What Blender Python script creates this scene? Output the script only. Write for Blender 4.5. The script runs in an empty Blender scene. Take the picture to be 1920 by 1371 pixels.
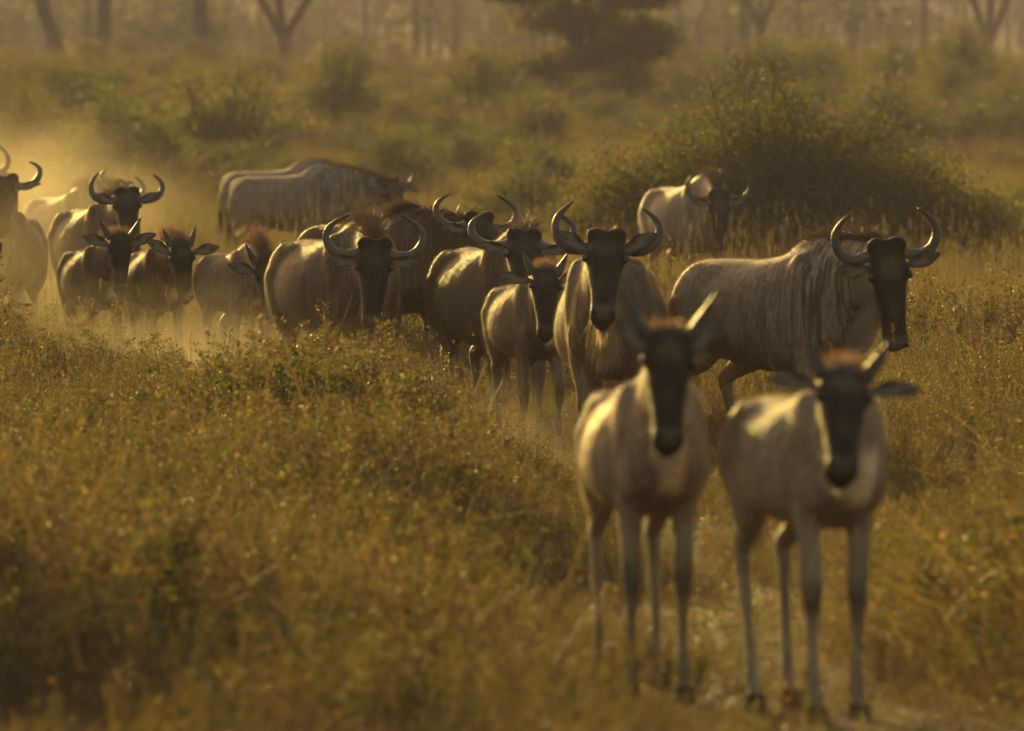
import bpy, math, random
import numpy as np
from mathutils import Vector

R = math.radians
rng = np.random.default_rng(7)
random.seed(7)
scene = bpy.context.scene
COL = scene.collection

# ------------------------------------------------------------------ camera
FPX = 16000.0            # focal length in pixels of a 1920 px wide frame (300 mm on 36 mm)
CAM_H = 1.95
HORIZON = 200.0          # image row of the horizon in a 1371 px high frame
cam = bpy.data.cameras.new('camera')
cam.sensor_width = 36.0
cam.lens = 300.0
cam.clip_start = 0.5
cam.clip_end = 4000.0
PITCH = math.atan((685.5 - HORIZON) / FPX)
cam_ob = bpy.data.objects.new('camera', cam)
cam_ob.location = (0, 0, CAM_H)
cam_ob.rotation_euler = (R(90) - PITCH, 0, 0)
cam.dof.use_dof = True
cam.dof.focus_distance = FPX / 304.0
cam.dof.aperture_fstop = 5.4
COL.objects.link(cam_ob)
scene.camera = cam_ob

# ------------------------------------------------------------------ sky, sun, exposure
SUN_EL, SUN_AZ = R(10.0), R(15.0)      # azimuth: degrees to the left of the view direction (+Y)
world = bpy.data.worlds.new('World')
scene.world = world
world.use_nodes = True
wn = world.node_tree
wn.nodes.clear()
sky = wn.nodes.new('ShaderNodeTexSky')
sky.sky_type = 'NISHITA'
sky.sun_disc = False
sky.sun_elevation = SUN_EL
sky.sun_rotation = -SUN_AZ
sky.dust_density = 5.0
sky.air_density = 1.2
sky.ozone_density = 0.6
tint = wn.nodes.new('ShaderNodeMix')
tint.data_type = 'RGBA'
tint.blend_type = 'MULTIPLY'
tint.inputs[0].default_value = 1.0
tint.inputs[7].default_value = (1.0, 0.825, 0.63, 1)
bg = wn.nodes.new('ShaderNodeBackground')
bg.inputs[1].default_value = 0.12
wo = wn.nodes.new('ShaderNodeOutputWorld')
wn.links.new(sky.outputs[0], tint.inputs[6])
wn.links.new(tint.outputs[2], bg.inputs[0])
wn.links.new(bg.outputs[0], wo.inputs[0])

sun = bpy.data.lights.new('sun', 'SUN')
sun.energy = 5.0
sun.angle = R(0.6)
sun.color = (1.0, 0.74, 0.20)
sun_ob = bpy.data.objects.new('sun', sun)
to_sun = Vector((-math.sin(SUN_AZ) * math.cos(SUN_EL), math.cos(SUN_AZ) * math.cos(SUN_EL), math.sin(SUN_EL)))
sun_ob.rotation_euler = to_sun.to_track_quat('Z', 'Y').to_euler()
COL.objects.link(sun_ob)

scene.view_settings.view_transform = 'Standard'
scene.view_settings.look = 'None'
scene.view_settings.gamma = 1.0
scene.view_settings.exposure = 1.42
scene.render.engine = 'CYCLES'
cy = scene.cycles
cy.use_denoising = True
cy.max_bounces = 5
cy.diffuse_bounces = 2
cy.glossy_bounces = 2
cy.transmission_bounces = 4
cy.transparent_max_bounces = 12
cy.volume_bounces = 0
cy.use_adaptive_sampling = True
cy.adaptive_threshold = 0.08
cy.adaptive_min_samples = 16
cy.use_light_tree = False
cy.sample_clamp_indirect = 4.0

# ------------------------------------------------------------------ mesh helpers
def tag(o, label=None, cat=None, group=None, kind=None):
    if label: o['label'] = label
    if cat: o['category'] = cat
    if group: o['group'] = group
    if kind: o['kind'] = kind
    return o

def mk_mesh(name, V, F, smooth=True, mats=(), F2=None):
    """V (n,3), F (m,3|4) and optionally a second face array F2 of another width"""
    V = np.asarray(V, dtype=np.float32)
    me = bpy.data.meshes.new(name)
    fs = [np.asarray(f, dtype=np.int32) for f in (F, F2) if f is not None and len(f)]
    loops = np.concatenate([f.ravel() for f in fs])
    tot = np.concatenate([np.full(len(f), f.shape[1], np.int32) for f in fs])
    start = np.concatenate([[0], np.cumsum(tot)[:-1]]).astype(np.int32)
    me.vertices.add(len(V)); me.vertices.foreach_set('co', V.ravel())
    me.loops.add(len(loops)); me.loops.foreach_set('vertex_index', loops)
    me.polygons.add(len(tot)); me.polygons.foreach_set('loop_start', start)
    me.polygons.foreach_set('use_smooth', np.full(len(tot), smooth, dtype=bool))
    me.update(calc_edges=True)
    for m in mats: me.materials.append(m)
    return me

def set_col(me, name, C):
    a = me.attributes.new(name, 'FLOAT_COLOR', 'POINT')
    C = np.asarray(C, dtype=np.float32)
    if C.shape[1] == 3: C = np.concatenate([C, np.ones((len(C), 1), np.float32)], 1)
    a.data.foreach_set('color', C.ravel())

def add_obj(name, me, parent=None, loc=None):
    o = bpy.data.objects.new(name, me)
    COL.objects.link(o)
    if parent is not None: o.parent = parent
    if loc is not None: o.location = loc
    return o

def empty(name, loc=(0, 0, 0), rz=0.0):
    o = bpy.data.objects.new(name, None)
    o.empty_display_size = 0.2
    o.location = loc; o.rotation_euler = (0, 0, rz)
    COL.objects.link(o)
    return o

class Geo:
    """collects vertices, triangles, quads and a colour per vertex"""
    def __init__(self): self.V = []; self.T = []; self.Q = []; self.C = []; self.n = 0
    def add(self, V, F, col=None):
        V = np.asarray(V, float); F = np.asarray(F, int)
        (self.T if F.shape[1] == 3 else self.Q).append(F + self.n)
        self.V.append(V); self.n += len(V)
        if col is not None:
            col = np.asarray(col, float)
            if col.ndim == 1: col = np.tile(col, (len(V), 1))
            self.C.append(col)
    def mesh(self, name, mats=(), smooth=True, cname='col'):
        T = np.concatenate(self.T) if self.T else None
        Q = np.concatenate(self.Q) if self.Q else None
        a, b = (T, Q) if T is not None else (Q, None)
        me = mk_mesh(name, np.concatenate(self.V), a, smooth, mats, b)
        if self.C: set_col(me, cname, np.concatenate(self.C))
        return me

def unit(v):
    v = np.asarray(v, float); return v / (np.linalg.norm(v, axis=-1, keepdims=True) + 1e-12)

def catmull(P, m):
    """resample rows of P by Catmull-Rom to m points"""
    P = np.asarray(P, float); n = len(P)
    Q = np.vstack([2 * P[0] - P[1], P, 2 * P[-1] - P[-2]])
    u = np.linspace(0, n - 1 - 1e-9, m); i = u.astype(int); t = (u - i)[:, None]
    p0, p1, p2, p3 = Q[i], Q[i + 1], Q[i + 2], Q[i + 3]
    return 0.5 * (2 * p1 + (p2 - p0) * t + (2 * p0 - 5 * p1 + 4 * p2 - p3) * t ** 2 + (3 * p1 - p0 - 3 * p2 + p3) * t ** 3)

def ring_loft(Cn, A, B, wa, wb, n=18, p=2.2):
    """closed loft of superelliptic rings; returns V, quads, cap triangles"""
    m = len(Cn)
    th = np.linspace(0, 2 * np.pi, n, endpoint=False)
    c, s = np.cos(th), np.sin(th)
    ca = np.sign(c) * np.abs(c) ** (2 / p); sa = np.sign(s) * np.abs(s) ** (2 / p)
    V = Cn[:, None, :] + A[:, None, :] * (wa[:, None] * ca)[:, :, None] + B[:, None, :] * (wb[:, None] * sa)[:, :, None]
    V = V.reshape(-1, 3)
    i = np.arange(m - 1)[:, None] * n; j = np.arange(n)[None, :]; k = (j + 1) % n
    Q = np.stack([i + j, i + k, i + n + k, i + n + j], -1).reshape(-1, 4)
    V = np.vstack([V, Cn[:1], Cn[-1:]])
    j = np.arange(n); k = (j + 1) % n
    T = np.vstack([np.stack([np.full(n, m * n), k, j], 1), np.stack([np.full(n, m * n + 1), (m - 1) * n + j, (m - 1) * n + k], 1)])
    return V, Q, T

def tube(P, r, n=10, ref=(0, 1, 0), ab=1.0, m=None, col=None, geo=None, p=2.0):
    """tapered tube through points P with radii r; ab: ratio of the radius along ref"""
    D = np.hstack([np.asarray(P, float), np.asarray(r, float)[:, None]])
    D = catmull(D, m or max(4, len(P) * 4))
    Cn, rr = D[:, :3], np.maximum(D[:, 3], 1e-4)
    T = unit(np.gradient(Cn, axis=0))
    A = np.tile(np.asarray(ref, float), (len(Cn), 1))
    A = unit(A - T * (A * T).sum(1, keepdims=True)); B = np.cross(T, A)
    V, Q, Tr = ring_loft(Cn, A, B, rr * ab, rr, n, p)
    if geo is not None:
        geo.Q.append(Q + geo.n); geo.T.append(Tr + geo.n); geo.V.append(V); geo.n += len(V)
        if col is not None: geo.C.append(np.tile(np.asarray(col, float), (len(V), 1)))
    return V, Q, Tr

def add_loft(geo, V, Q, T, col=None):
    geo.Q.append(Q + geo.n); geo.T.append(T + geo.n); geo.V.append(V); geo.n += len(V)
    if col is not None: geo.C.append(np.tile(np.asarray(col, float), (len(V), 1)))

def ellipsoid(c, ax, n=12):
    """ellipsoid from 3 axis vectors"""
    ax = np.asarray(ax, float); m = n
    ph = np.linspace(np.pi - 0.08, 0.08, m)
    Cn = np.asarray(c, float) + np.cos(ph)[:, None] * ax[2]
    A = np.tile(unit(ax[0]), (m, 1)); B = np.tile(unit(ax[1]), (m, 1))
    return ring_loft(Cn, A, B, np.sin(ph) * np.linalg.norm(ax[0]), np.sin(ph) * np.linalg.norm(ax[1]), n)

def strands(P, D, L, w, seg=3, droop=0.0, col0=(0, 0, 0), col1=(0, 0, 0), jit=0.15, curl=0.0):
    """hair ribbons: roots P, directions D, lengths L; taper to a point; returns V, F(tri), C"""
    N = len(P)
    P = np.asarray(P, float); D = unit(np.asarray(D, float) + rng.normal(0, jit, (N, 3)))
    L = np.asarray(L, float) * np.ones(N)
    side = unit(np.cross(D, rng.normal(0, 1, (N, 3))))
    k = seg
    pts = [P]; d = D.copy()
    dr = np.asarray(droop) * np.ones(N)
    for s in range(k):
        d = unit(d + np.array([0, 0, -1.0]) * dr[:, None] + side * curl * rng.normal(0, 1, (N, 1)))
        pts.append(pts[-1] + d * (L / k)[:, None])
    V = []; C = []
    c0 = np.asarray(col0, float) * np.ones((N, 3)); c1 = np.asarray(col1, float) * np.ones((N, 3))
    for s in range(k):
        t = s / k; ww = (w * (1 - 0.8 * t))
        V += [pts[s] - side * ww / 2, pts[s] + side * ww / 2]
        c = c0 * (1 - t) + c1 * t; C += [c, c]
    V.append(pts[k]); C.append(c1)
    V = np.stack(V, 1); C = np.stack(C, 1)           # N, 2k+1, 3
    F = []
    for s in range(k - 1):
        a = 2 * s; F += [[a, a + 1, a + 3], [a, a + 3, a + 2]]
    F.append([2 * k - 2, 2 * k - 1, 2 * k])
    F = np.asarray(F)[None] + (np.arange(N) * (2 * k + 1))[:, None, None]
    return V.reshape(-1, 3), F.reshape(-1, 3), C.reshape(-1, 3)

def smooth(a, b, x):
    t = np.clip((x - a) / (b - a), 0, 1); return t * t * (3 - 2 * t)

# ------------------------------------------------------------------ materials
def new_mat(name):
    m = bpy.data.materials.new(name); m.use_nodes = True
    m.node_tree.nodes.clear()
    return m, m.node_tree.nodes, m.node_tree.links

def mixrgb(N, L, fac, a, b, blend='MIX'):
    x = N.new('ShaderNodeMix'); x.data_type = 'RGBA'; x.blend_type = blend
    for sock, v in ((x.inputs[0], fac), (x.inputs[6], a), (x.inputs[7], b)):
        if hasattr(v, 'links') or hasattr(v, 'is_linked'): L.new(v, sock)
        elif isinstance(v, (int, float)): sock.default_value = v
        else: sock.default_value = (*v, 1) if len(v) == 3 else v
    return x.outputs[2]

def noise(N, L, scale, detail=4, vec=None, rough=0.6):
    n = N.new('ShaderNodeTexNoise'); n.inputs['Scale'].default_value = scale
    n.inputs['Detail'].default_value = detail; n.inputs['Roughness'].default_value = rough
    if vec is not None: L.new(vec, n.inputs['Vector'])
    return n.outputs['Fac']

def ramp(N, L, fac, stops):
    r = N.new('ShaderNodeValToRGB'); L.new(fac, r.inputs[0])
    e = r.color_ramp.elements
    while len(e) < len(stops): e.new(0.5)
    for el, (p, c) in zip(e, stops):
        el.position = p; el.color = (*c, 1) if len(c) == 3 else c
    return r.outputs[0]

def mapping(N, L, vec, scale):
    m = N.new('ShaderNodeMapping'); m.inputs['Scale'].default_value = scale
    L.new(vec, m.inputs['Vector']); return m.outputs[0]

def math_node(N, L, op, a, b):
    m = N.new('ShaderNodeMath'); m.operation = op
    for s, v in ((m.inputs[0], a), (m.inputs[1], b)):
        if isinstance(v, (int, float)): s.default_value = v
        else: L.new(v, s)
    return m.outputs[0]

def principled(N, L, color, rough=0.8, spec=0.3, normal=None, **kw):
    b = N.new('ShaderNodeBsdfPrincipled')
    if isinstance(color, tuple): b.inputs['Base Color'].default_value = (*color, 1)
    else: L.new(color, b.inputs['Base Color'])
    b.inputs['Roughness'].default_value = rough
    b.inputs['Specular IOR Level'].default_value = spec
    for k, v in kw.items(): b.inputs[k].default_value = v
    if normal is not None: L.new(normal, b.inputs['Normal'])
    return b.outputs[0]

def bump(N, L, h, strength, dist):
    b = N.new('ShaderNodeBump'); b.inputs['Strength'].default_value = strength
    b.inputs['Distance'].default_value = dist; L.new(h, b.inputs['Height'])
    return b.outputs[0]

def out(N, L, sh):
    o = N.new('ShaderNodeOutputMaterial'); L.new(sh, o.inputs[0])

def translucent_mix(N, L, col, tcol, fac, rough=0.6, spec=0.3):
    p = principled(N, L, col, rough, spec)
    t = N.new('ShaderNodeBsdfTranslucent')
    if isinstance(tcol, tuple): t.inputs[0].default_value = (*tcol, 1)
    else: L.new(tcol, t.inputs[0])
    m = N.new('ShaderNodeMixShader'); m.inputs[0].default_value = fac
    L.new(p, m.inputs[1]); L.new(t.outputs[0], m.inputs[2])
    return m.outputs[0]

def mat_coat(name='coat', tr=0.0):
    """coat: mask.R black face, mask.G brindle stripes, mask.B pale throat and chest, mask.A dark lower legs; object colour = coat"""
    m, N, L = new_mat(name)
    at = N.new('ShaderNodeAttribute'); at.attribute_name = 'mask'
    sep = N.new('ShaderNodeSeparateColor'); L.new(at.outputs['Color'], sep.inputs[0])
    tc = N.new('ShaderNodeTexCoord'); oc = tc.outputs['Object']
    info = N.new('ShaderNodeObjectInfo')
    hairn = noise(N, L, 1.0, 5, mapping(N, L, oc, (60, 60, 9)), 0.7)
    blotch = noise(N, L, 5.0, 3, oc)
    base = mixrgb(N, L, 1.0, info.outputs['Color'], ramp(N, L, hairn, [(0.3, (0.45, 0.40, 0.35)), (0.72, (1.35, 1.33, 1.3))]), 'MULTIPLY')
    base = mixrgb(N, L, 1.0, base, ramp(N, L, blotch, [(0.3, (0.80, 0.76, 0.70)), (0.7, (1.12, 1.12, 1.12))]), 'MULTIPLY')
    sn = noise(N, L, 1.0, 3, mapping(N, L, oc, (34, 16, 1.9)), 0.6)
    st = ramp(N, L, sn, [(0.45, (0, 0, 0)), (0.55, (1, 1, 1))])
    sfac = math_node(N, L, 'MULTIPLY', st, sep.outputs[1])
    base = mixrgb(N, L, math_node(N, L, 'MULTIPLY', sfac, 0.82), base, (0.062, 0.042, 0.028))
    base = mixrgb(N, L, sep.outputs[2], base, (0.74, 0.66, 0.54))
    legn = noise(N, L, 14.0, 3, oc)
    base = mixrgb(N, L, math_node(N, L, 'MULTIPLY', at.outputs['Alpha'], ramp(N, L, legn, [(0.3, (0.4,) * 3), (0.6, (0.9,) * 3)])), base, (0.07, 0.047, 0.03))
    facec = mixrgb(N, L, ramp(N, L, noise(N, L, 16.0, 5, oc), [(0.35, (0, 0, 0)), (0.75, (1, 1, 1))]), (0.006, 0.0045, 0.0035), (0.034, 0.023, 0.015))
    base = mixrgb(N, L, sep.outputs[0], base, facec)
    nrm = bump(N, L, hairn, 0.22, 0.006)
    b = N.new('ShaderNodeBsdfPrincipled')
    L.new(base, b.inputs['Base Color']); b.inputs['Roughness'].default_value = 0.72
    b.inputs['Specular IOR Level'].default_value = 0.25
    b.inputs['Sheen Weight'].default_value = 0.06; b.inputs['Sheen Roughness'].default_value = 0.35
    b.inputs['Sheen Tint'].default_value = (1, 0.9, 0.75, 1)
    L.new(nrm, b.inputs['Normal'])
    sh = b.outputs[0]
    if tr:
        t = N.new('ShaderNodeBsdfTranslucent'); L.new(mixrgb(N, L, 1.0, base, (2.6, 2.5, 2.2), 'MULTIPLY'), t.inputs[0])  # hair colour raised above the coat's to strengthen the backlit rim glow
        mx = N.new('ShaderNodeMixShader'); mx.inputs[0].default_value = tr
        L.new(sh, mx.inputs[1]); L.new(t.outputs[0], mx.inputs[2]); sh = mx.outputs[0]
    out(N, L, sh); return m

def mat_col(name, rough=0.6, spec=0.3, tr=0.35, tboost=1.6):
    """hair and leaves: colour from the 'col' attribute"""
    m, N, L = new_mat(name)
    at = N.new('ShaderNodeAttribute'); at.attribute_name = 'col'
    t = mixrgb(N, L, 1.0, at.outputs['Color'], (tboost, tboost, tboost * 0.9), 'MULTIPLY')
    out(N, L, translucent_mix(N, L, at.outputs['Color'], t, tr, rough, spec)); return m

def mat_plant(name, vari, rough=0.5, spec=0.4, tr=0.4):
    """plants: 'col' attribute varied per instance"""
    m, N, L = new_mat(name)
    at = N.new('ShaderNodeAttribute'); at.attribute_name = 'col'
    info = N.new('ShaderNodeObjectInfo')
    v = ramp(N, L, info.outputs['Random'], vari)
    c = mixrgb(N, L, 1.0, at.outputs['Color'], v, 'MULTIPLY')
    t = mixrgb(N, L, 1.0, c, (1.45, 1.4, 1.0), 'MULTIPLY')
    out(N, L, translucent_mix(N, L, c, t, tr, rough, spec)); return m

def mat_horn():
    m, N, L = new_mat('horn')
    tc = N.new('ShaderNodeTexCoord')
    at = N.new('ShaderNodeAttribute'); at.attribute_name = 'col'
    n = noise(N, L, 22.0, 5, tc.outputs['Object'])
    c = mixrgb(N, L, 1.0, at.outputs['Color'], ramp(N, L, n, [(0.3, (0.7, 0.68, 0.66)), (0.7, (1.25, 1.22, 1.2))]), 'MULTIPLY')
    out(N, L, principled(N, L, c, 0.5, 0.35, bump(N, L, n, 0.7, 0.006))); return m

def mat_simple(name, col, rough=0.6, spec=0.3, nscale=8.0):
    m, N, L = new_mat(name)
    tc = N.new('ShaderNodeTexCoord')
    n = noise(N, L, nscale, 4, tc.outputs['Object'])
    c = mixrgb(N, L, n, tuple(x * 0.6 for x in col), tuple(x * 1.35 for x in col))
    out(N, L, principled(N, L, c, rough, spec, bump(N, L, n, 0.3, 0.02))); return m

def mat_ground():
    m, N, L = new_mat('soil')
    tc = N.new('ShaderNodeTexCoord'); oc = tc.outputs['Object']
    a = noise(N, L, 0.7, 5, oc); b = noise(N, L, 14.0, 6, oc); c = noise(N, L, 0.02, 4, oc)
    base = mixrgb(N, L, a, (0.075, 0.055, 0.033), (0.14, 0.105, 0.064))
    base = mixrgb(N, L, 1.0, base, ramp(N, L, b, [(0.3, (0.6, 0.56, 0.5)), (0.7, (1.2, 1.2, 1.2))]), 'MULTIPLY')
    base = mixrgb(N, L, ramp(N, L, c, [(0.45, (0, 0, 0)), (0.6, (0.5, 0.5, 0.5))]), base, (0.11, 0.105, 0.045))
    out(N, L, principled(N, L, base, 0.95, 0.15, bump(N, L, b, 0.8, 0.05))); return m

M = dict(
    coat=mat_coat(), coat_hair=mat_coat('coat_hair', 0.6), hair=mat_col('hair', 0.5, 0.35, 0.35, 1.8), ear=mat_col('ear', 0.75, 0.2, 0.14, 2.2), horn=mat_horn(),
    hoof=mat_simple('hoof', (0.022, 0.018, 0.014), 0.85, 0.08, 30), eye=mat_simple('eye', (0.008, 0.005, 0.003), 0.07, 0.8, 3),
    nostril=mat_simple('nostril', (0.006, 0.005, 0.005), 0.5, 0.3, 20), soil=mat_ground(),
    bark=mat_simple('bark', (0.075, 0.056, 0.037), 0.9, 0.15, 6.0),
    grass=mat_plant('dry_grass', [(0.0, (0.75, 0.70, 0.60)), (0.35, (1.0, 0.95, 0.85)), (0.7, (0.95, 0.80, 0.62)), (1.0, (0.7, 0.85, 0.5))], 0.6, 0.25, 0.36),
    herb=mat_plant('herb_leaves', [(0.0, (0.85, 0.72, 0.58)), (0.3, (1.0, 0.97, 0.88)), (0.6, (0.75, 0.68, 0.56)), (0.8, (0.92, 1.0, 0.62)), (1.0, (1.1, 0.9, 0.62))], 0.6, 0.18, 0.37),
    leaf=mat_plant('bush_leaves', [(0.0, (0.8, 0.8, 0.7)), (0.5, (1.0, 1.0, 0.9)), (1.0, (1.2, 1.05, 0.75))], 0.65, 0.15, 0.4),
)

# ------------------------------------------------------------------ ground and far hills
def s2d(s): return FPX / s
def gx(px, s): return (px - 960.0) / s

PATH = np.array([(1.3, 18.0), (0.95, 27.0), (0.75, 32.0), (0.55, 38.0), (0.32, 43.0), (0.15, 47.0), (-0.9, 53.0), (-2.3, 59.5), (-4.4, 69.0), (-9.0, 81.0)])
def path_dist(x, y):
    """distance from the trodden track and its x at that y"""
    px = np.interp(y, PATH[:, 1], PATH[:, 0])
    return np.abs(x - px)

def relief(x, y):
    """ground height: small unevenness near, a gentle rise beyond the herd"""
    return 3.0 * smooth(95, 300, y) + (0.03 * np.sin(x * 1.3 + 0.4 * np.sin(y * 0.5)) * np.sin(y * 0.8 + 0.6) + 0.015 * np.sin(x * 4.1 + y * 1.7)
            - 0.03 * np.exp(-(path_dist(x, y) / 0.9) ** 2)) * (1 - smooth(90, 130, y))

def build_ground():
    xs = np.concatenate([np.linspace(-950, -60, 12), np.linspace(-40, -9, 14), np.linspace(-8.5, 8.5, 120), np.linspace(9, 40, 14), np.linspace(60, 950, 12)])
    ys = np.concatenate([[-60, -20, 5], np.linspace(12, 22, 8), np.linspace(22.5, 75, 180), np.linspace(76, 130, 40), np.linspace(134, 480, 60)])
    X, Y = np.meshgrid(xs, ys); Z = relief(X, Y)
    V = np.stack([X, Y, Z], -1).reshape(-1, 3); nx, ny = len(xs), len(ys)
    i = np.arange(ny - 1)[:, None] * nx; j = np.arange(nx - 1)[None]
    F = np.stack([i + j, i + j + 1, i + nx + j + 1, i + nx + j], -1).reshape(-1, 4)
    tag(add_obj('ground', mk_mesh('ground', V, F, True, [M['soil']])), 'brown trodden soil under the dry grass', None, None, 'structure')
    xs = np.linspace(-950, 950, 90); ys = np.linspace(480, 1300, 30)
    X, Y = np.meshgrid(xs, ys)
    t = smooth(480, 1150, Y)
    Z = 3.0 + t * (17 + 4 * np.sin(X * 0.006 + 1.0) + 2.0 * np.sin(X * 0.021 + Y * 0.008))
    V = np.stack([X, Y, Z], -1).reshape(-1, 3); nx, ny = len(xs), len(ys)
    i = np.arange(ny - 1)[:, None] * nx; j = np.arange(nx - 1)[None]
    F = np.stack([i + j, i + j + 1, i + nx + j + 1, i + nx + j], -1).reshape(-1, 4)
    tag(add_obj('hills', mk_mesh('hills', V, F, True, [M['soil']])), 'hazy wooded slope closing the view', None, None, 'structure')
build_ground()

# ------------------------------------------------------------------ plants
def leaf_quads(P, D, Nn, L, W):
    """diamond leaves: base P, direction D, face normal hint Nn; 2 triangles each folded along the midrib"""
    D = unit(D); S = unit(np.cross(D, Nn)); U = np.cross(S, D)
    a = P; b = P + D * (L * 0.5)[:, None] + S * (W / 2)[:, None] + U * (W * 0.18)[:, None]
    c = P + D * L[:, None]; d = P + D * (L * 0.5)[:, None] - S * (W / 2)[:, None] + U * (W * 0.18)[:, None]
    V = np.stack([a, b, c, d], 1).reshape(-1, 3)
    i = np.arange(len(P))[:, None] * 4
    F = np.concatenate([i + np.array([[0, 1, 2]]), i + np.array([[0, 2, 3]])], 1).reshape(-1, 3)
    return V, F

def blades(P, D, L, w, seg, droop, col0, col1, jit=0.1):
    return strands(P, D, L, w, seg, droop, col0, col1, jit)

def herb_proto(seed, h=0.55, stems=5, green=0.3, leaf=0.023):
    """branching herb: woody stalks with clusters of small leaves up to the tip"""
    r = np.random.default_rng(seed); g = Geo()
    for s in range(stems):
        az = r.uniform(0, 2 * np.pi); sp = r.uniform(0.02, 0.30); hh = h * r.uniform(0.65, 1.1)
        base = np.array([r.normal(0, .05), r.normal(0, .05), -0.02]); tip = base + np.array([math.cos(az) * sp * hh * 1.6, math.sin(az) * sp * hh * 1.6, hh])
        mid = (base + tip) / 2 + np.array([r.normal(0, .03), r.normal(0, .03), 0.02])
        c = catmull(np.vstack([base, mid, tip]), 7)
        sd = unit(np.array([r.normal(), r.normal(), 0])); w = np.linspace(0.0045, 0.0014, 7)[:, None]
        for dvec in (sd, np.array([-sd[1], sd[0], 0])):
            V = np.stack([c - dvec * w, c + dvec * w], 1).reshape(-1, 3)
            j = np.arange(6)[:, None] * 2; F = (j + np.array([[0, 1, 3, 2]]))
            g.add(V, F, np.array((0.125, 0.085, 0.05)) * r.uniform(0.7, 1.2))
        n = int(26 * hh / 0.55); t = r.uniform(0.28, 1.0, n) ** 0.8; i = np.minimum((t * 6).astype(int), 5)
        p = c[i] + (c[i + 1] - c[i]) * (t * 6 - i)[:, None]
        # little whorls: each node carries a few leaves and buds
        p = np.repeat(p, 3, 0); N = len(p)
        D = np.stack([r.normal(0, 1, N), r.normal(0, 1, N), r.uniform(-0.1, 1.1, N)], 1)
        Ls = leaf * r.uniform(0.45, 1.15, N); p = p + unit(D) * (r.uniform(0, 0.03, (N, 1)))
        V, F = leaf_quads(p, D, r.normal(0, 1, (N, 3)), Ls, Ls * r.uniform(0.4, 0.75, N))
        gr = (r.random(N) < green)[:, None]
        C = np.where(gr, np.array((0.092, 0.104, 0.030)), np.array((0.108, 0.091, 0.055))) * r.uniform(0.55, 1.3, (N, 1))
        st = (r.random(N) < 0.06)[:, None]; C = np.where(st, np.array((0.25, 0.205, 0.11)) * r.uniform(0.7, 1.2, (N, 1)), C)  # pale straw leaves, brightened to stand for rim-lit ones
        yl = (r.random(N) < 0.008)[:, None]; C = np.where(yl, np.array((0.26, 0.17, 0.03)), C)
        wl = (r.random(N) < 0.003)[:, None]; C = np.where(wl, np.array((0.34, 0.30, 0.22)), C)
        g.add(V, F, np.repeat(C, 4, 0))
    return g.mesh('herb', [M['herb']], False)

def twig_proto(seed, h=0.4, n=26):
    """tangle of dead stalks, bent and crossing"""
    r = np.random.default_rng(seed); g = Geo()
    P = np.stack([r.normal(0, .16, n), r.normal(0, .16, n), r.uniform(-.02, .12, n)], 1)
    D = np.stack([r.normal(0, .9, n), r.normal(0, .9, n), r.uniform(.1, 1.2, n)], 1)
    c = np.array((0.135, 0.105, 0.068)) * r.uniform(0.6, 1.6, (n, 1))
    V, F, C = strands(P, D, h * r.uniform(0.5, 1.3, n), 0.0042, 5, 0.06, c, c * 1.1, 0.05, 0.18)
    g.add(V, F, C)
    m = 50
    Q = V.reshape(n, -1, 3)[r.integers(0, n, m), r.integers(4, 11, m)]
    L = r.uniform(.010, .026, m); V, F = leaf_quads(Q, r.normal(0, 1, (m, 3)), r.normal(0, 1, (m, 3)), L, L * .6)
    g.add(V, F, np.repeat(np.array((0.12, .092, .05)) * r.uniform(.5, 1.4, (m, 1)), 4, 0))
    return g.mesh('twigs', [M['herb']], False)

def grass_proto(seed, h=0.6, n=34, spread=0.09, droop=0.10, heads=5):
    r = np.random.default_rng(seed); g = Geo()
    P = np.stack([r.normal(0, spread, n), r.normal(0, spread, n), np.full(n, -0.02)], 1)
    D = np.stack([r.normal(0, .22, n), r.normal(0, .22, n), np.ones(n)], 1)
    c = np.array((0.152, 0.130, 0.077)) * r.uniform(0.6, 1.25, (n, 1))
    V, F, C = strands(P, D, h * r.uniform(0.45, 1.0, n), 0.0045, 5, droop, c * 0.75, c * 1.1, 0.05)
    g.add(V, F, C)
    for k in range(heads):                                   # seed heads on thin culms
        b = np.array([r.normal(0, spread), r.normal(0, spread), 0]); d = unit(np.array([r.normal(0, .12), r.normal(0, .12), 1])); hh = h * r.uniform(0.95, 1.35)
        V, F, C = strands(b[None], d[None], [hh], 0.003, 5, 0.03, (0.15, .13, .075), (0.17, .145, .085), 0.01)
        g.add(V, F, C)
        tp = V[-1]; m = 12
        pp = tp - d * r.uniform(0, 0.10, (m, 1)); V, F = leaf_quads(pp, d + r.normal(0, .35, (m, 3)), r.normal(0, 1, (m, 3)), np.full(m, 0.020), np.full(m, 0.006))
        g.add(V, F, np.array((0.17, .142, .082)))
    return g.mesh('grass', [M['grass']], False)

def short_proto(seed, h=0.13, n=40, spread=0.16):
    r = np.random.default_rng(seed); g = Geo()
    P = np.stack([r.normal(0, spread, n), r.normal(0, spread, n), np.full(n, -0.01)], 1)
    D = np.stack([r.normal(0, .8, n), r.normal(0, .8, n), np.ones(n)], 1)
    c = np.array((0.125, 0.097, 0.062)) * r.uniform(0.55, 1.3, (n, 1))
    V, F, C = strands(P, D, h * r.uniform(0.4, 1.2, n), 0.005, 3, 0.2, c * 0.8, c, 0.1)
    g.add(V, F, C)
    m = 10
    P = np.stack([r.normal(0, spread, m), r.normal(0, spread, m), r.uniform(0.01, h * .7, m)], 1)
    V, F = leaf_quads(P, r.normal(0, 1, (m, 3)), r.normal(0, 1, (m, 3)), r.uniform(.02, .04, m), r.uniform(.01, .02, m))
    g.add(V, F, np.repeat(np.array((0.13, .10, .045)) * r.uniform(.6, 1.3, (m, 1)), 4, 0))
    return g.mesh('short_grass', [M['grass']], False)

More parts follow.
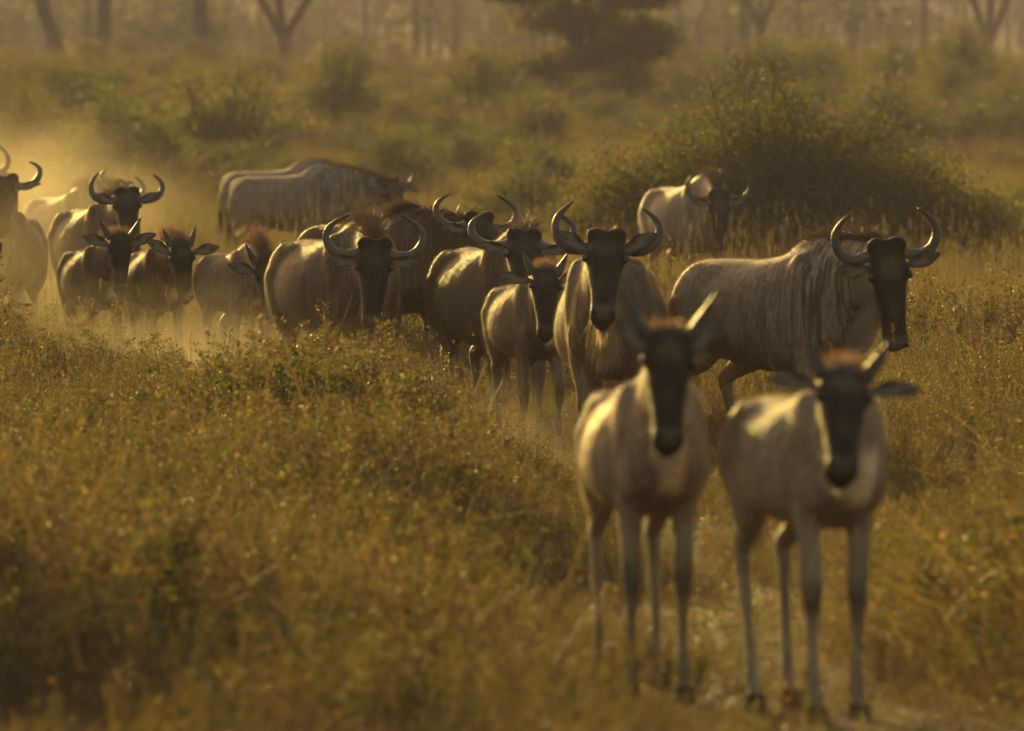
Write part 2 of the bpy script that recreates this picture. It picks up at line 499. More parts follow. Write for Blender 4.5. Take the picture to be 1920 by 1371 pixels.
def scatter(name, label, cat, protos, P, scl, idx):
    """one stuff object whose points carry the plants"""
    col = bpy.data.collections.new(name + '_kinds')
    for i, me in enumerate(protos):
        o = bpy.data.objects.new('%s_kind_%02d' % (name, i), me); col.objects.link(o)
    n = len(P)
    me = bpy.data.meshes.new(name); me.vertices.add(n); me.vertices.foreach_set('co', np.asarray(P, np.float32).ravel())
    a = me.attributes.new('rot', 'FLOAT_VECTOR', 'POINT')
    rv = np.stack([rng.normal(0, .17, n), rng.normal(0, .17, n), rng.uniform(0, 6.283, n)], 1)
    a.data.foreach_set('vector', rv.astype(np.float32).ravel())
    a = me.attributes.new('scl', 'FLOAT', 'POINT'); a.data.foreach_set('value', np.asarray(scl, np.float32))
    a = me.attributes.new('idx', 'INT', 'POINT'); a.data.foreach_set('value', np.asarray(idx, np.int32))
    o = add_obj(name, me); tag(o, label, cat, None, 'stuff')
    ng = bpy.data.node_groups.new(name + '_scatter', 'GeometryNodeTree')
    ng.interface.new_socket('Geometry', in_out='INPUT', socket_type='NodeSocketGeometry')
    ng.interface.new_socket('Geometry', in_out='OUTPUT', socket_type='NodeSocketGeometry')
    N, L = ng.nodes, ng.links
    gi, go = N.new('NodeGroupInput'), N.new('NodeGroupOutput')
    ip = N.new('GeometryNodeInstanceOnPoints'); ci = N.new('GeometryNodeCollectionInfo')
    ci.inputs['Collection'].default_value = col; ci.inputs['Separate Children'].default_value = True; ci.inputs['Reset Children'].default_value = True
    def named(nm, dt):
        x = N.new('GeometryNodeInputNamedAttribute'); x.data_type = dt; x.inputs['Name'].default_value = nm; return x.outputs['Attribute']
    L.new(gi.outputs[0], ip.inputs['Points']); L.new(ci.outputs[0], ip.inputs['Instance'])
    ip.inputs['Pick Instance'].default_value = True
    L.new(named('idx', 'INT'), ip.inputs['Instance Index']); L.new(named('rot', 'FLOAT_VECTOR'), ip.inputs['Rotation']); L.new(named('scl', 'FLOAT'), ip.inputs['Scale'])
    L.new(ip.outputs[0], go.inputs[0])
    md = o.modifiers.new('scatter', 'NODES'); md.node_group = ng
    return o

def field(n, y0, y1, spread=0.085, pad=1.6):
    """random points of the ground the lens can see (and some way to either side), even per area"""
    y = y0 + (y1 - y0) * rng.random(n * 3); x = rng.uniform(-1, 1, n * 3) * (spread * y1 + pad)
    k = np.abs(x) < spread * y + pad
    return x[k][:n], y[k][:n]

def lump(x, y, s, ph=0.0):
    return 0.5 + 0.5 * np.sin(x * s + ph + 1.3 * np.sin(y * s * 0.55 + ph)) * np.sin(y * s * 0.8 + 1.7 * ph + 1.1 * np.sin(x * s * 0.7))

def put(x, y): return np.stack([x, y, relief(x, y)], 1)

# herbs: thick on both sides of the track
hx, hy = field(30000, 22.0, 66.0)
pd = path_dist(hx, hy)
herbfac = np.clip(0.2 + 0.95 * lump(hx, hy, 1.3, 0.4), 0, 1)
keep = rng.random(len(hx)) < herbfac * (0.30 + 0.70 * smooth(0.15, 0.9, pd + 0.2 * rng.normal(0, 1, len(hx)))) * np.where(hy < 28.5, 0.75 + 0.25 * smooth(1.0, 2.2, pd), 1.0)
hx, hy, pd = hx[keep], hy[keep], pd[keep]
hscl = (0.48 + 0.85 * lump(hx, hy, 0.8, 2.0) * (0.6 + 0.6 * lump(hx, hy, 2.3, 5.0))) * rng.uniform(0.7, 1.2, len(hx)) * (0.45 + 0.55 * smooth(0.1, 1.3, pd)) * 0.92 * np.where(hy < 28.0, 0.72, 1.0) * (1 + 0.25 * smooth(28.0, 28.6, hy) * smooth(35, 32, hy) * smooth(0.6, 1.4, pd))
off = hx - np.interp(hy, PATH[:, 1], PATH[:, 0])
hscl *= 1 - 0.45 * smooth(-0.3, 0.2, off) * smooth(2.4, 1.5, off) * smooth(31, 34, hy) * smooth(49, 46, hy)
hscl *= 1 + 0.35 * smooth(-2.6, -1.6, off) * smooth(0.3, -0.2, off) * smooth(37, 40, hy) * smooth(47.5, 46, hy)
hidx = np.where(lump(hx, hy, 0.55, 1.0) + rng.normal(0, .25, len(hx)) > 0.74, rng.integers(4, 7, len(hx)), rng.integers(0, 4, len(hx)))
hidx = np.where(rng.random(len(hx)) < 0.28 + 0.25 * smooth(38, 30, hy) + 0.3 * (lump(hx, hy, 1.7, 3.3) > 0.6), rng.integers(7, 10, len(hx)), hidx)
scatter('herbs', 'thick knee-high brown and olive herbs on both sides of the track', 'herbs',
        [herb_proto(11, 0.55, 6, 0.12), herb_proto(12, 0.62, 5, 0.2), herb_proto(13, 0.48, 7, 0.08, 0.024), herb_proto(14, 0.7, 4, 0.2),
         herb_proto(15, 0.5, 6, 0.7, 0.028), herb_proto(16, 0.42, 6, 0.8, 0.033), herb_proto(17, 0.58, 5, 0.5, 0.026), twig_proto(18), twig_proto(19, 0.55), twig_proto(20, 0.5, 34)], put(hx, hy), hscl, hidx)

weed = tag(add_obj('tall_weed', herb_proto(91, 0.98, 2, 0.35, 0.04), None, (gx(22, 300), s2d(300), 0)), 'single tall leafy weed rising above the herbs at the left edge', 'weed')
# dry grass everywhere, taller in the distance
ax_, ay_ = field(9000, 22.0, 60.0); bx_, by_ = field(20000, 60.0, 190.0)
cx_, cy_ = field(9000, 190.0, 330.0)
x, y = np.concatenate([ax_, bx_, cx_]), np.concatenate([ay_, by_, cy_])
pd = path_dist(x, y)
keep = rng.random(len(x)) < np.where(y < 60, 0.26 * smooth(31, 38, y) + 0.04, 1.0) * np.clip(smooth(0.25, 0.9, pd + 0.2 * rng.normal(0, 1, len(x))) + (y > 75), 0, 1)
x, y, pd = x[keep], y[keep], pd[keep]
gscl = rng.uniform(0.55, 1.1, len(x)) * np.where(y < 60, smooth(-0.6, 1.4, pd) * 0.9 * np.where(y < 28.5, 0.5, 1.0), 1.0) * (1 + 0.6 * smooth(150, 220, y))
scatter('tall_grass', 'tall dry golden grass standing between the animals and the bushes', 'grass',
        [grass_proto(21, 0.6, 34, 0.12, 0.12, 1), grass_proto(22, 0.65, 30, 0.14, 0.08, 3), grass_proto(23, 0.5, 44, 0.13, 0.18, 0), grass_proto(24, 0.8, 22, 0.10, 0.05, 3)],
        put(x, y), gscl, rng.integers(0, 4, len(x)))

x, y = field(13000, 20.0, 70.0)
scatter('short_grass', 'short trampled grass and leaf litter along the dusty track', 'grass',
        [short_proto(31), short_proto(32, 0.16), short_proto(33, 0.10)], put(x, y), rng.uniform(0.6, 1.5, len(x)) * (0.7 + 0.3 * smooth(0.3, 1.2, path_dist(x, y))), rng.integers(0, 3, len(x)))

# ------------------------------------------------------------------ bushes and trees
def bush_meshes(seed, w, h, leaves=7000, lsize=0.075, stems=46, green=0.7, lean=0.0, shape=None, ragged=0.12, tone=(0.084, 0.104, 0.026)):
    r = np.random.default_rng(seed); g = Geo(); gs = Geo()
    tips = []
    for s in range(stems):
        az = r.uniform(0, 2 * np.pi); rad = math.sqrt(r.random()); ex = math.cos(az) * rad
        top = math.sqrt(max(0.05, 1 - rad ** 2 * 0.8)) * r.uniform(0.5, 1.03) * (1.25 if r.random() < ragged else 1.0)
        if shape is not None: top *= np.interp(ex, *shape)
        tip = np.array([ex * w / 2 + lean * h * top, math.sin(az) * rad * w * 0.42, h * top])
        base = np.array([ex * w * 0.16, math.sin(az) * rad * w * 0.14, 0])
        mid = base * 0.45 + tip * 0.55 + np.array([r.normal(0, .08) * w * .3, r.normal(0, .08) * w * .3, h * 0.10])
        c = catmull(np.vstack([base, mid, tip]), 10)
        tube(np.vstack([base, mid, tip]), [0.025, 0.014, 0.004], 4, (1, 0, 0), 1, 7, (0.07, 0.05, 0.033), gs)
        tips.append(c)
    tips = np.array(tips)
    n = leaves; k = r.integers(0, stems, n); t = r.uniform(0.22, 1.0, n) ** 0.75 * 8.99; i = t.astype(int)
    p = tips[k, i] + (tips[k, i + 1] - tips[k, i]) * (t - i)[:, None]
    sg = np.repeat(r.normal(0, 1, (n // 10 + 1, 3)), 10, 0)[:n]      # leaves sit in sprays
    p = p + sg * 0.10 * min(w, h) * 0.75 * np.array([1, 1, 0.7]) + r.normal(0, 0.045, (n, 3)); p[:, 2] = np.maximum(p[:, 2], 0.05)
    L = lsize * r.uniform(0.5, 1.25, n)
    V, F = leaf_quads(p, np.stack([r.normal(0, 1, n), r.normal(0, 1, n), r.normal(0.3, .8, n)], 1), r.normal(0, 1, (n, 3)), L, L * r.uniform(.45, .8, n))
    gr = (r.random(n) < green)[:, None]
    C = np.where(gr, np.array(tone), np.array((0.125, 0.096, 0.046))) * r.uniform(0.6, 1.35, (n, 1))
    g.add(V, F, np.repeat(C, 4, 0))
    return g.mesh('foliage', [M['leaf']], False), gs.mesh('stems', [M['bark']])

def place_bush(me, loc, rz, sc, label, group=None, name='bush', cat='bush'):
    o = empty(name, loc, rz); o.scale = sc if hasattr(sc, '__len__') else (sc, sc, sc)
    add_obj('foliage', me[0], o); add_obj('stems', me[1], o)
    tag(o, label, cat, group); return o

BIG = bush_meshes(41, 5.7, 2.6, 70000, 0.058, 220, 0.75, 0.0, ([-1, -0.75, -0.45, -0.1, 0.2, 0.55, 1], [0.55, 0.76, 0.95, 1.06, 0.96, 0.74, 0.46]), 0.0, (0.078, 0.086, 0.026))
place_bush(BIG, (gx(1468, 166), s2d(166), 0), 0.0, (1.02, 0.9, 0.92), 'large round dark green bush behind the lone wildebeest at right')
KINDS = [bush_meshes(50 + i, *a) for i, a in enumerate([(2.6, 1.7, 5200, 0.085, 40, 0.8), (2.0, 2.2, 5200, 0.085, 38, 0.65), (3.2, 1.5, 5600, 0.08, 46, 0.55), (1.7, 1.2, 3600, 0.08, 30, 0.9), (2.8, 2.6, 7000, 0.09, 50, 0.7)])]
def bush_px(px, s, k, sc, label, group=None, rz=None, flat=1.0, wide=1.0):
    x_, y_ = gx(px, s), s2d(s)
    return place_bush(KINDS[k], (x_, y_, float(relief(x_, y_)) - 0.03), rng.uniform(0, 6.28) if rz is None else rz, (sc * wide, sc * wide, sc * flat), label, group)
bush_px(985, 138, 2, 0.8, 'low dark bush just left of the large round bush')
bush_px(1880, 150, 3, 1.0, 'small leafy bush at the right edge beyond the pale adult')
bush_px(60, 108, 1, 0.9, 'tall hazy bush at the far left behind the dust')
bush_px(215, 112, 0, 1.15, 'yellow-green sunlit bush left of the tree trunks, behind the herd')
bush_px(430, 100, 0, 1.2, 'broad bright green bush below the straight tree trunk at left')
bush_px(640, 86, 4, 0.9, 'taller bush right of the forked tree trunk')
bush_px(1800, 72, 4, 0.9, 'dark rounded bush far right below the hazy tree')
bush_px(1520, 72, 0, 1.1, 'rounded bush showing above the top of the large round bush')
bush_px(1650, 96, 2, 1.2, 'low wide bush to the right behind the large round bush')
REG = [('left', 'behind the dusty left part of the herd'), ('middle', 'behind the middle of the herd'), ('right', 'behind and right of the large round bush')]
for (s_, cnt, smin, smax) in [(150, 9, .25, .5), (128, 16, .35, .65), (112, 20, .45, .75), (98, 28, .5, .9), (86, 32, .5, .9), (76, 34, .5, .88), (67, 28, .5, .85), (58, 26, .45, .8), (51, 22, .5, .85)]:
    for i in range(cnt):
        px_ = -90 + 2100 * (i + rng.uniform(0.05, 0.95)) / cnt
        if s_ > 95 and 1080 < px_ < 1860: continue               # the large bush stands here
        rg = REG[0 if px_ < 640 else 1 if px_ < 1250 else 2]
        far = 'faint' if s_ < 70 else 'blurred'
        hz = 'of the distant scrub' if s_ < 70 else 'low in the grass'
        bush_px(px_, s_ * rng.uniform(0.94, 1.06), int(rng.integers(0, 5)), rng.uniform(smin, smax), '%s olive green bush %s %s' % (far, hz, rg[1]), '%s bushes in the %s scrub' % (far, rg[0]), None, rng.uniform(0.6, 0.95), rng.uniform(1.05, 1.6))

def tree_meshes(seed, h, r0, forks, crown_w, crown_h, leaves, fork_h=0.3, low=False, lsize=0.22, lean=(0, 0)):
    """acacia: trunk dividing into limbs that carry a wide layered crown"""
    r = np.random.default_rng(seed); gt = Geo(); gc = Geo()
    f = np.array([lean[0] * fork_h * h, lean[1] * fork_h * h, fork_h * h])
    tube([(0, 0, -0.2), f * 0.45 + r.normal(0, .05, 3), f], [r0 * 1.25, r0, r0 * 0.85], 9, (1, 0, 0), 1, 10, None, gt)
    ends = []
    for k in range(forks):
        az = 2 * np.pi * (k + r.uniform(-.2, .2)) / forks + seed; out_ = crown_w * r.uniform(0.20, 0.42)
        e = np.array([math.cos(az) * out_ + f[0] * 1.5, math.sin(az) * out_ + f[1] * 1.5, h - crown_h * r.uniform(0.25, 0.8)])
        m = f * 0.5 + e * 0.5 + np.array([r.normal(0, .2), r.normal(0, .2), 0.2])
        rr = r0 * r.uniform(0.42, 0.62)
        tube([f - np.array([0, 0, .15]), m, e], [rr, rr * .7, rr * .25], 7, (1, 0, 0), 1, 10, None, gt)
        for j in range(5):
            az2 = r.uniform(0, 6.28); q = r.uniform(0.4, 0.95); b0 = m * (1 - q) + e * q
            e2 = b0 + np.array([math.cos(az2), math.sin(az2), r.uniform(0.1, 0.7)]) * crown_w * r.uniform(0.10, 0.24)
            tube([b0, (b0 + e2) / 2 + r.normal(0, .08, 3), e2], [rr * .35, rr * .22, rr * .08], 5, (1, 0, 0), 1, 6, None, gt)
            ends.append(e2)
            for w in range(4):                                   # twigs
                q2 = r.uniform(0.3, 1.0); t0 = b0 * (1 - q2) + e2 * q2; t1 = t0 + r.normal(0, 1, 3) * np.array([.55, .55, .4])
                tube([t0, (t0 + t1) / 2 + r.normal(0, .05, 3), t1], [rr * .10, rr * .07, rr * .03], 3, (1, 0.2, 0), 1, 4, None, gt)
    ends = np.array(ends)
    n = leaves; k = r.integers(0, len(ends), n)
    cl = np.repeat(r.normal(0, 1, (n // 14 + 1, 3)), 14, 0)[:n]
    p = ends[k][np.arange(n)] if False else np.repeat(ends[r.integers(0, len(ends), n // 14 + 1)], 14, 0)[:n]
    p = p + cl * np.array([crown_w * .11, crown_w * .11, crown_h * .13]) + r.normal(0, .16, (n, 3))
    if low:                                                     # foliage down to the ground on a bushy tree
        lob = np.array([(-.3, 5.6, 2.4, .40), (-1.3, 4.7, 1.3, .32), (1.2, 4.6, 1.5, .34), (0.0, 3.9, 1.7, .36), (-1.4, 3.2, 1.0, .34), (1.3, 3.1, 1.3, .42), (-.2, 2.5, 1.5, .45), (1.5, 2.0, 1.0, .55), (0.4, 1.5, 1.5, .6), (-1.1, 1.1, 1.0, .6), (0.9, 0.8, 1.1, .6)])
        k = r.integers(0, len(lob), n); d = unit(r.normal(0, 1, (n, 3))) * r.random((n, 1)) ** 0.5 + cl * 0.12
        p = np.stack([lob[k, 0] + d[:, 0] * lob[k, 2], d[:, 1] * lob[k, 2], lob[k, 1] + d[:, 2] * lob[k, 3]], 1)
    L = lsize * r.uniform(.5, 1.2, n)
    V, F = leaf_quads(p, r.normal(0, 1, (n, 3)), r.normal(0, 1, (n, 3)), L, L * 0.6)
    C = np.where((r.random(n) < .6)[:, None], np.array((0.07, 0.072, 0.02)), np.array((0.09, 0.065, 0.03))) * r.uniform(.6, 1.3, (n, 1))
    gc.add(V, F, np.repeat(C, 4, 0))
    return gt.mesh('trunk', [M['bark']]), gc.mesh('crown', [M['leaf']], False)

def place_tree(me, px, s, rz, sc, label, group=None):
    x_, y_ = gx(px, s), s2d(s)
    o = empty('acacia_tree', (x_, y_, float(relief(x_, y_)) - 0.1), rz); o.scale = (sc, sc, sc)
    add_obj('trunk', me[0], o); add_obj('crown', me[1], o)
    tag(o, label, 'tree', group)
TALL = tree_meshes(61, 10.0, 0.27, 4, 9.0, 3.0, 6000, 0.27)
FORK = tree_meshes(62, 10.0, 0.33, 3, 9.0, 3.0, 6000, 0.16)
LEAN = tree_meshes(63, 9.0, 0.24, 4, 8.0, 2.5, 5000, 0.36, False, 0.22, (-0.35, 0.0))
VSHP = tree_meshes(64, 9.0, 0.20, 3, 7.5, 2.6, 5000, 0.22)
BUSHY = tree_meshes(65, 6.6, 0.22, 6, 5.0, 3.0, 34000, 0.2, True, 0.15)
place_tree(LEAN, 128, 56, 0.0, 1.0, 'hazy leaning tree trunk at the upper left edge')
place_tree(TALL, 195, 53, 0.7, 1.0, 'straight hazy tree trunk, first upright one from the left')
place_tree(TALL, 375, 54, 2.1, 1.05, 'straight hazy tree trunk, second upright one from the left')
place_tree(FORK, 532, 52, 1.0, 1.0, 'hazy tree with trunk forking low at upper left of centre')
place_tree(BUSHY, 1085, 78, 0.0, 1.0, 'dark bushy tree rising out of the frame at top centre')
place_tree(VSHP, 1425, 52, 0.4, 1.0, 'hazy tree with V-shaped fork above the large round bush')
place_tree(FORK, 1852, 47, 2.6, 0.95, 'hazy forked tree in the upper right corner')
place_tree(VSHP, 850, 47, 2.0, 0.6, 'thin far tree trunk left of the dark bushy tree')
place_tree(VSHP, 1290, 40, 3.0, 0.9, 'faint thin tree between the dark bushy tree and the V-shaped one')
place_tree(TALL, 1600, 38, 0.2, 0.9, 'faint straight tree right of the V-shaped tree')

# far wood on the slope, one mass
def far_wood():
    g = Geo(); r = np.random.default_rng(77)
    for i in range(420):
        y = r.uniform(380, 1000); x = r.uniform(-0.095, 0.095) * y; z0 = 3.0 + smooth(480, 1150, y) * (17 + 4 * math.sin(x * .006 + 1) + 2 * math.sin(x * .021 + y * .008))
        h = r.uniform(3, 8); w = h * r.uniform(.7, 1.2); n = 260
        d = unit(r.normal(0, 1, (n, 3))) * (r.random((n, 1)) ** .4) * np.array([w / 2, w / 2, h * .36])
        p = np.array([x, y, z0 + h * .6]) + d; L = r.uniform(.22, .5, n)
        V, F = leaf_quads(p, r.normal(0, 1, (n, 3)), r.normal(0, 1, (n, 3)), L, L * .7)
        g.add(V, F, np.repeat(np.array((0.075, .075, .024)) * r.uniform(.6, 1.4, (n, 1)), 4, 0))
        tube([(x, y, z0 - .2), (x + .1, y, z0 + h * .35), (x, y, z0 + h * .7)], [.22, .16, .08], 4, (1, 0, 0), 1, 4, (0.06, .045, .03), g)
    tag(add_obj('far_wood', g.mesh('far_wood', [M['leaf']], False)), 'faint wood fading into the haze along the slope', 'wood', None, 'stuff')
far_wood()

# ------------------------------------------------------------------ wildebeest
def pix_ray(px, py):
    """direction through a point of the 1920 x 1371 frame"""
    v = np.array([(px - 960.0) / FPX, 1.0, -(py - 685.5) / FPX])
    c, s = math.cos(PITCH), math.sin(PITCH)
    return unit(np.array([v[0], v[1] * c + v[2] * s, -v[1] * s + v[2] * c]))

def reach(center, radius, px, py):
    """the point nearer to the camera at this radius from center seen in direction (px, py)"""
    o = np.array([0, 0, CAM_H]); d = pix_ray(px, py)
    oc = o - center; b = d @ oc; disc = b * b - (oc @ oc - radius ** 2)
    t = -b - math.sqrt(disc) if disc > 0 else -b
    return o + d * t

def head_frame(poll, muzzle, face_yaw):
    a = unit(muzzle - poll)
    yaw = R(face_yaw)
    nh = np.array([math.sin(yaw), -math.cos(yaw), 0.0])
    n = unit(nh - a * (nh @ a)); b = np.cross(a, n)          # b: the animal's left-right axis
    return a, b, n

TORSO = np.array([  # x, z centre, half height, half width
    (-1.10, 0.985, 0.045, 0.05), (-1.06, 0.955, 0.13, 0.115), (-0.96, 0.905, 0.215, 0.185), (-0.82, 0.875, 0.255, 0.235),
    (-0.62, 0.850, 0.280, 0.275), (-0.42, 0.836, 0.298, 0.298), (-0.20, 0.846, 0.322, 0.292), (-0.02, 0.876, 0.348, 0.250),
    (0.10, 0.906, 0.352, 0.215), (0.22, 0.916, 0.310, 0.190), (0.33, 0.910, 0.225, 0.155), (0.41, 0.905, 0.10, 0.08)])

def build_body(P):
    """one continuous mesh in the animal's own frame (x forward, z up, origin on the ground under the withers)"""
    k, bz, ww = P['k'], P['belly'], P['ww']
    lift = lambda z: bz + (z - 0.53) * k
    g = Geo()
    T = catmull(TORSO, 40)
    Cn = np.stack([T[:, 0] * k, 0 * T[:, 0], lift(T[:, 1])], 1)
    A = np.tile([0, 1.0, 0], (len(T), 1)); B = np.tile([0, 0, 1.0], (len(T), 1))
    V, Q, Tr = ring_loft(Cn, A, B, np.maximum(T[:, 3], .01) * k * ww, np.maximum(T[:, 2], .01) * k, 26, 2.15)
    zc = lift(0.86)                                             # wider below the middle, narrow along the spine
    V[:, 1] *= 1.0 + 0.16 * np.clip((zc - V[:, 2]) / (0.3 * k), -1, 1)
    add_loft(g, V, Q, Tr)
    # shoulder blades, upper arms, haunches and hip bones
    for s in (-1, 1):
        add_loft(g, *ellipsoid((0.07 * k, s * 0.155 * k * ww, lift(0.93)), [(0.13 * k, 0, 0.05 * k), (0, 0.075 * k, 0), (-0.05 * k, 0, 0.25 * k)]))
        add_loft(g, *ellipsoid((0.17 * k, s * 0.13 * k * ww, lift(0.76)), [(0.11 * k, 0, 0), (0, 0.08 * k, 0), (0, 0, 0.14 * k)]))
        add_loft(g, *ellipsoid((-0.86 * k, s * 0.14 * k * ww, lift(0.86)), [(0.20 * k, 0, 0.06 * k), (0, 0.115 * k, 0), (0, 0, 0.25 * k)]))
        add_loft(g, *ellipsoid((-0.72 * k, s * 0.145 * k * ww, lift(1.06)), [(0.09 * k, 0, 0), (0, 0.05 * k, 0), (0, 0, 0.05 * k)], 8))
    add_loft(g, *ellipsoid((0.06 * k, 0, lift(1.12)), [(0.30 * k, 0, 0), (0, 0.09 * k, 0), (0, 0, 0.145 * k)], 18))   # withers
    # legs
    zs = lift(0.80); feet = []
    lr = P.get('lr', 1.0)
    for i, s in enumerate((1, -1)):
        dx, up = P['front'][i]
        y0, yf = s * 0.135 * k * ww, s * P['fy']
        ze = lift(0.60); zk = 0.60 * ze + up * 0.8; hx = 0.03 * k + dx
        kx = 0.03 * k + dx * (0.55 if up == 0 else 1.15)
        pts = [(0.10 * k, y0, zs), (0.02 * k + dx * 0.15, y0, ze), (0.03 * k + dx * 0.38, (y0 + yf) / 2, (ze + zk) / 2 + 0.01), (kx, yf, zk + 0.035), (kx + 0.006, yf, zk - 0.015),
               (kx * 0.6 + hx * 0.4, yf, zk * 0.62 + up * 0.3), (hx, yf, 0.115 + up), (hx + 0.012 + up * -0.3, yf, 0.09 + up), (hx + 0.03 - up * 0.5, yf, 0.045 + up)]
        r = np.array([0.108 * k, 0.078 * k, 0.056, 0.055, 0.047, 0.0270, 0.041, 0.033, 0.032]) * np.array([1, 1] + [lr] * 7)
        tube(pts, r, 12, (0, 1, 0), 0.86, 34, None, g)
        feet.append((hx + 0.045 - up * 0.5, yf, up))
    for i, s in enumerate((1, -1)):
        dx, up = P['hind'][i]
        y0, yf = s * 0.15 * k * ww, s * P['fy'] * 1.08
        zh = lift(0.92); zt = lift(0.66); zk = 0.455 / 0.60 * lift(0.60) * 0.98 + up * 0.6; hx = -0.90 * k + dx
        kx = -1.00 * k + dx * 0.7
        pts = [(-0.88 * k, y0, zh), (-0.76 * k + dx * 0.2, y0 * 1.08, zt), (-0.86 * k + dx * 0.4, (y0 + yf) / 2, (zt + zk) / 2), (kx - 0.012, yf, zk + 0.04), (kx, yf, zk - 0.02),
               (kx * 0.5 + hx * 0.5, yf, zk * 0.58 + up * 0.4), (hx, yf, 0.115 + up), (hx + 0.014, yf, 0.09 + up), (hx + 0.032, yf, 0.045 + up)]
        r = np.array([0.15 * k, 0.13 * k, 0.068, 0.048, 0.042, 0.0290, 0.038, 0.033, 0.032]) * np.array([1, 1] + [lr] * 7)
        tube(pts, r, 12, (0, 1, 0), 0.80, 34, None, g)
        feet.append((hx + 0.047, yf, up))
    # head
    poll, a, b, n, Lh = P['poll'], P['a'], P['b'], P['n'], P['Lh']
    f = Lh / 0.55; fw = f * P.get('hw', 1.0)
    H = np.array([  # t, half width, front, back
        (-0.07, 0.035, -0.03, 0.07), (-0.03, 0.085, 0.015, 0.10), (0.05, 0.097, 0.052, 0.13), (0.16, 0.101, 0.072, 0.155), (0.28, 0.104, 0.082, 0.175),
        (0.36, 0.097, 0.083, 0.180), (0.46, 0.090, 0.082, 0.168), (0.60, 0.077, 0.078, 0.135), (0.74, 0.068, 0.075, 0.108), (0.85, 0.068, 0.075, 0.095),
        (0.93, 0.072, 0.066, 0.086), (0.98, 0.062, 0.048, 0.070), (1.01, 0.030, 0.020, 0.035)])
    H = catmull(H, 44)
    Cn = poll + a * (H[:, :1] * Lh) + n * ((H[:, 2:3] - H[:, 3:4]) / 2 * f)
    one = np.ones((len(H), 1))
    V, Q, Tr = ring_loft(Cn, one * b, one * n, np.maximum(H[:, 1], .01) * fw, np.maximum((H[:, 2] + H[:, 3]) / 2, .01) * f, 22, 2.5)
    q = V - poll; back = np.clip(-(q @ n) / (0.15 * f), 0, 1)      # narrower towards the jaw
    V = V - np.outer((q @ b) * 0.38 * back, b)
    add_loft(g, V, Q, Tr)
    for s in (-1, 1):
        if P['adult']:
            add_loft(g, *ellipsoid(poll + b * s * 0.056 * f + n * 0.012 * f - a * 0.004, [b * 0.058 * f, n * 0.052 * f, a * 0.050 * f], 10))
        add_loft(g, *ellipsoid(poll + a * 0.255 * Lh + b * s * 0.090 * fw + n * 0.022 * f, [b * 0.028 * f, n * 0.036 * f, a * 0.042 * f], 9))   # brow over the eye
        add_loft(g, *ellipsoid(poll + a * 0.925 * Lh + b * s * 0.040 * fw + n * 0.052 * f, [b * 0.030 * f, n * 0.026 * f, a * 0.036 * f], 9))   # nostril wings
    add_loft(g, *ellipsoid(poll + a * 0.965 * Lh - n * 0.055 * f, [b * 0.045 * f, n * 0.032 * f, a * 0.036 * f], 9))                           # chin
    # neck
    N0 = np.array([-0.16 * k, 0, lift(0.965)]); Hh = poll + a * 0.17 * Lh - n * 0.075 * f
    N1 = N0 + np.array([0.36 * k, 0, 0.03 * k]); Mx = (N1 + Hh) / 2 + np.array([0, 0, 0.005 * k])
    c = catmull(np.vstack([N0, N1, Mx, Hh]), 24)
    t = np.linspace(0, 1, 24)
    T = unit(np.gradient(c, axis=0)); upv = np.array([0, 0, 1.0])
    Bn = unit(np.cross(np.tile(upv, (24, 1)), T)); An = np.cross(T, Bn)
    hh = np.interp(t, [0, .15, .33, .5, .7, 1], [.06, .20, .262, .240, .185, .125]) * k ** 0.85
    hh = np.convolve(np.pad(hh, 2, mode='edge'), np.ones(5) / 5, 'valid'); hw = np.interp(t, [0, .33, 1], [.10, .145, .082]) * k ** 0.85 * P['nw']
    add_loft(g, *ring_loft(c, An, Bn, hh, hw, 18, 2.1))
    P['neck'] = (c, An, Bn, hh, hw)
    P['feet'] = feet
    # fuse into one surface
    tmp = bpy.data.objects.new('tmp', g.mesh('tmp'))
    COL.objects.link(tmp)
    md = tmp.modifiers.new('r', 'REMESH'); md.mode = 'VOXEL'; md.voxel_size = P['voxel']; md.use_smooth_shade = True
    sm = tmp.modifiers.new('s', 'SMOOTH'); sm.factor = 0.5; sm.iterations = 5
    dg = bpy.context.evaluated_depsgraph_get()
    me = bpy.data.meshes.new_from_object(tmp.evaluated_get(dg))
    old = tmp.data
    bpy.data.objects.remove(tmp); bpy.data.meshes.remove(old)
    me.name = 'body'; me.materials.clear(); me.materials.append(M['coat'])
    nv = len(me.vertices); V = np.empty(nv * 3, np.float32); me.vertices.foreach_get('co', V); V = V.reshape(-1, 3).astype(float)
    np_ = len(me.polygons); li = np.empty(len(me.loops), np.int32); me.loops.foreach_get('vertex_index', li)
    nn = np.empty(nv * 3, np.float32); me.vertices.foreach_get('normal', nn); nn = nn.reshape(-1, 3).astype(float)
    F = li.reshape(-1, 4)
    # gentle folds over ribs and shoulder
    rib = np.sin(V[:, 0] / k * 34 + 2.2 * V[:, 2]) * smooth(0.05, -0.15, V[:, 0] / k) * smooth(-0.75, -0.55, V[:, 0] / k)
    rib = rib * np.clip(np.abs(nn[:, 1]), 0, 1) * smooth(lift(1.1), lift(1.0), V[:, 2])
    q = V - poll; headm = (np.abs(q @ b) < 0.2) & (q @ n > -0.28 * f) & (q @ a > -0.05) & (q @ a < Lh * 1.1)
    V = V + nn * (0.0012 * rib * (~headm))[:, None]
    me.vertices.foreach_set('co', V.astype(np.float32).ravel()); me.update()
    # coat regions
    t = (q @ a) / Lh; lat = np.abs(q @ b) / f; nv_ = (q @ n) / f
    near = smooth(0.19, 0.15, lat) * smooth(-0.16, -0.1, t) * smooth(1.1, 1.06, t)
    edge = np.where(t < 0.85, -0.012 - 0.05 * smooth(0.42, 0.2, t) * P['adult'], -0.03 - 0.12 * smooth(0.78, 0.92, t))
